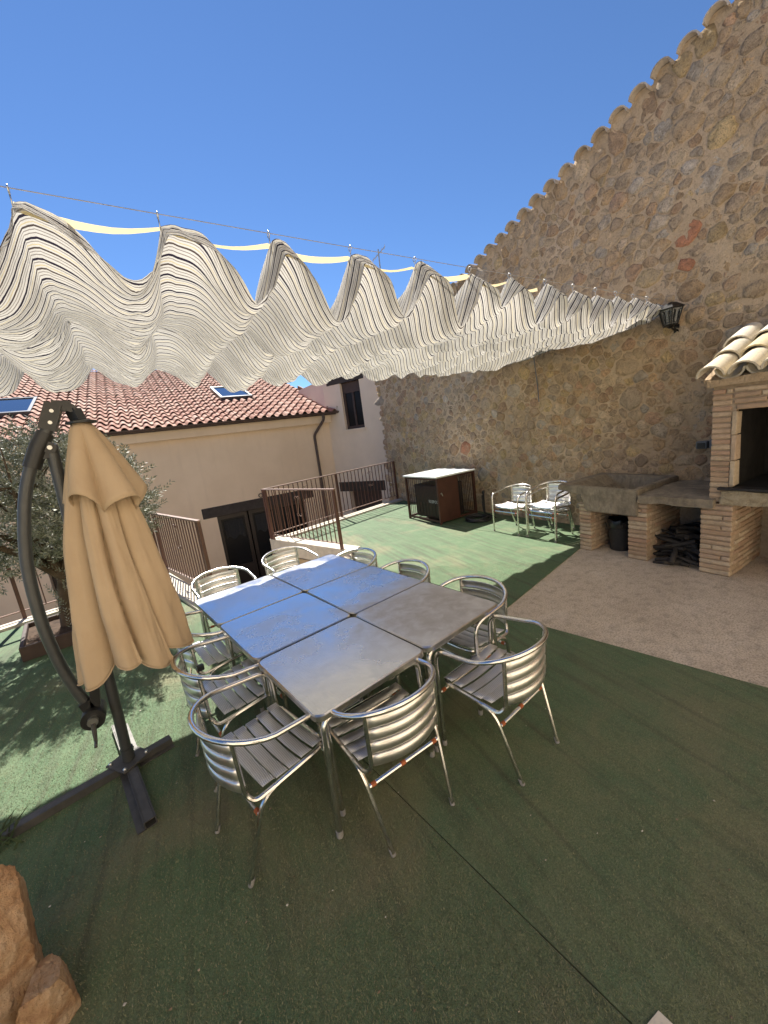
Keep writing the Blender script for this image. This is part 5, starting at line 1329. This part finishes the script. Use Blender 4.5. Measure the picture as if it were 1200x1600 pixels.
# ------------------------------------------------------------------ olive tree and planter
def olive():
    t = thing('olive_tree', 'bushy silver green olive tree behind the tan parasol', 'tree', (-6.95, -3.15, 0))
    tinv = Matrix.Translation(t.location).inverted(); RD = random.Random(11)
    tr_ = MB(); b0 = Vector((-6.95, -3.15, 0)); fork = Vector((-6.86, -3.28, .72))
    tr_.tube(catmull([b0, (-6.93, -3.18, .3), fork], 6), [.11 - .045 * i / 12 for i in range(13)], 10)
    tips = []
    for k_, e in enumerate([(-7.45, -3.5, 1.55), (-6.35, -3.9, 1.6), (-6.55, -3.0, 1.8), (-6.95, -3.75, 1.9), (-7.35, -2.9, 1.75), (-6.2, -3.5, 1.35), (-7.7, -3.9, 1.5), (-6.8, -3.4, 2.1)]):
        e = Vector(e); mid_ = fork.lerp(e, .5) + Vector((RD.uniform(-.12, .12), RD.uniform(-.12, .12), RD.uniform(-.02, .14)))
        pts = catmull([fork, mid_, e], 6); tr_.tube(pts, [.05 - .038 * i / (len(pts) - 1) for i in range(len(pts))], 7); tips.append((mid_, e))
        for q in range(5):
            s_ = mid_.lerp(e, RD.uniform(.2, 1)); e2 = s_ + Vector((RD.uniform(-1, 1), RD.uniform(-1, 1), RD.uniform(-.1, .9))).normalized() * RD.uniform(.3, .6)
            tr_.tube([s_, s_.lerp(e2, .5) + Vector((0, 0, .03)), e2], [.014, .009, .004], 5)
    o = tr_.build('trunk', 'bark', t, True); o.matrix_parent_inverse = tinv
    c0_ = Vector((-6.85, -3.10, 1.58)); V = []; F = []
    blobs = [(c0_, Vector((.85, .78, .66)), 560), (Vector((-6.25, -3.48, 1.56)), Vector((.40, .40, .48)), 260), (Vector((-7.5, -3.1, 1.42)), Vector((.70, .65, .60)), 380), (Vector((-6.75, -3.25, 1.98)), Vector((.44, .42, .36)), 150), (Vector((-6.35, -3.75, 1.35)), Vector((.55, .5, .40)), 200)]
    for (bc, br, nt) in blobs:
        for _ in range(nt):
            d_ = Vector((RD.gauss(0, 1), RD.gauss(0, 1), RD.gauss(0, 1))).normalized(); rr_ = RD.uniform(.35, 1.0) ** .6 * (1 + .22 * nz(d_.x * 2.3 + bc.x, d_.y * 2.3, d_.z * 2.3))
            p = bc + Vector((d_.x * br.x, d_.y * br.y, d_.z * br.z)) * rr_
            tw_ = (d_ * .8 + Vector((RD.uniform(-.5, .5), RD.uniform(-.5, .5), RD.uniform(.0, .9)))).normalized(); L = RD.uniform(.16, .30)
            sd = tw_.orthogonal().normalized(); bn = tw_.cross(sd); nl = RD.randint(26, 38)
            for k_ in range(nl):
                q = p + tw_ * (L * k_ / nl); an = k_ * 1.57 + RD.uniform(-.5, .5); out = (sd * math.cos(an) + bn * math.sin(an)) * .75 + tw_ * RD.uniform(.3, .9); out.normalize()
                l_ = RD.uniform(.036, .062); wv = out.cross(Vector((RD.gauss(0, 1), RD.gauss(0, 1), RD.gauss(0, 1)))).normalized() * RD.uniform(.0055, .0085); n0_ = len(V)
                V += [q, q + out * l_ * .5 + wv, q + out * l_, q + out * l_ * .5 - wv]; F.append((n0_, n0_ + 1, n0_ + 2, n0_ + 3))
    # low shoots round the trunk
    for _ in range(60):
        p = Vector((-6.75 + RD.gauss(0, .16), -3.3 + RD.gauss(0, .16), RD.uniform(.15, .95))); tw_ = Vector((RD.gauss(0, .5), RD.gauss(0, .5), 1)).normalized(); sd = tw_.orthogonal().normalized(); bn = tw_.cross(sd)
        for k_ in range(26):
            q = p + tw_ * (.24 * k_ / 26); an = k_ * 1.57; out = ((sd * math.cos(an) + bn * math.sin(an)) * .8 + tw_ * .5).normalized(); l_ = RD.uniform(.03, .05); wv = out.cross(Vector((RD.gauss(0, 1), RD.gauss(0, 1), RD.gauss(0, 1)))).normalized() * .0055; n0_ = len(V)
            V += [q, q + out * l_ * .5 + wv, q + out * l_, q + out * l_ * .5 - wv]; F.append((n0_, n0_ + 1, n0_ + 2, n0_ + 3))
    m_ = MB(); m_.v = [tuple(v) for v in V]; m_.f = F; o = m_.build('crown', 'olive_leaf', t); o.matrix_parent_inverse = tinv; o['kind'] = 'stuff'
olive()
pl_ = thing('tree_planter', 'low brown planter box with soil round the olive trunk', 'planter', (-6.93, -3.2, .012), R(8))
for (a, b, c, d_) in ((-.45, .45, -.45, -.41), (-.45, .45, .41, .45), (-.45, -.41, -.41, .41), (.41, .45, -.41, .41)): MB().box(a, b, c, d_, 0, .16, bev=.005).build('board', 'dark_brown_wood', pl_)
m = MB(); n_ = 12
for i in range(n_ + 1):
    for j in range(n_ + 1): m.v.append((-.41 + .82 * i / n_, -.41 + .82 * j / n_, .11 + .02 * nz(i * .7, j * .7, 3)))
for i in range(n_):
    for j in range(n_): a = i * (n_ + 1) + j; m.f.append((a, a + n_ + 1, a + n_ + 2, a + 1))
m.build('soil', 'soil', pl_, True)

# ------------------------------------------------------------------ boulders and tuft in the corner
def boulder(loc, size, seed, label, cuts):
    bm = bmesh.new(); bmesh.ops.create_icosphere(bm, subdivisions=6, radius=1); RD = random.Random(seed)
    planes = [(Vector((RD.gauss(0, 1), RD.gauss(0, 1), RD.gauss(0, .8))).normalized(), RD.uniform(.50, .78)) for _ in range(cuts)]
    for v in bm.verts:
        p = v.co.copy()
        for n_2, d_ in planes:
            q = p.dot(n_2)
            if q > d_: p -= n_2 * (q - d_) * 1.0
        st_z = math.floor(p.z * 4.2 + 1.2 * nz(p.x * 1.5, p.y * 1.5, seed)); p *= 1.12 + .09 * nz(st_z * 7.3, seed, 0) + .05 * nz(p.x * 1.6 + seed, p.y * 1.6, p.z * 1.6) - .05 * abs(nz(p.x * 6, p.y * 6 + seed, p.z * 9)) + .03 * nz(p.x * 13, p.y * 13, p.z * 13 + seed) + .016 * nz(p.x * 29, p.y * 29, p.z * 29 + seed)
        v.co = Vector((p.x * size[0], p.y * size[1], max(p.z * size[2], -loc[2] + .005)))
    me = bpy.data.meshes.new('boulder'); bm.to_mesh(me); bm.free(); me.polygons.foreach_set('use_smooth', [True] * len(me.polygons)); me.set_sharp_from_angle(angle=R(28)); me.materials.append(MT['orange_rock'])
    tag(obj('boulder', me, None, loc), label, 'rock', 'orange boulders in the near left corner')
boulder((-6.67, -7.27, .21), (.17, .22, .45), 4, 'tall orange sandstone boulder at the left edge', 20)
boulder((-6.51, -7.43, .08), (.10, .13, .20), 9, 'small pale orange boulder at the foot of the tall one', 16)
m = MB(); RD = random.Random(2)
for _ in range(70):
    a = RD.uniform(0, 6.28); L = RD.uniform(.06, .15); p = Vector((RD.gauss(0, .05), RD.gauss(0, .05), 0)); o_ = Vector((math.cos(a) * .6, math.sin(a) * .6, 1)).normalized(); w_ = o_.cross(Vector((math.sin(a), -math.cos(a), .2))).normalized() * .006
    m.add([p - w_, p + w_, p + o_ * L * .6 + w_ * .8 + Vector((0, 0, -.005)), p + o_ * L + Vector((math.cos(a), math.sin(a), 0)) * L * .35, p + o_ * L * .6 - w_ * .8 + Vector((0, 0, -.005))], [(0, 1, 2, 3, 4)])
tf = m.build('weed_tuft', 'tuft_leaf'); tf.location = (-6.93, -6.38, .012); tag(tf, 'dark green weed tuft at the end of the parasol base', 'plant')
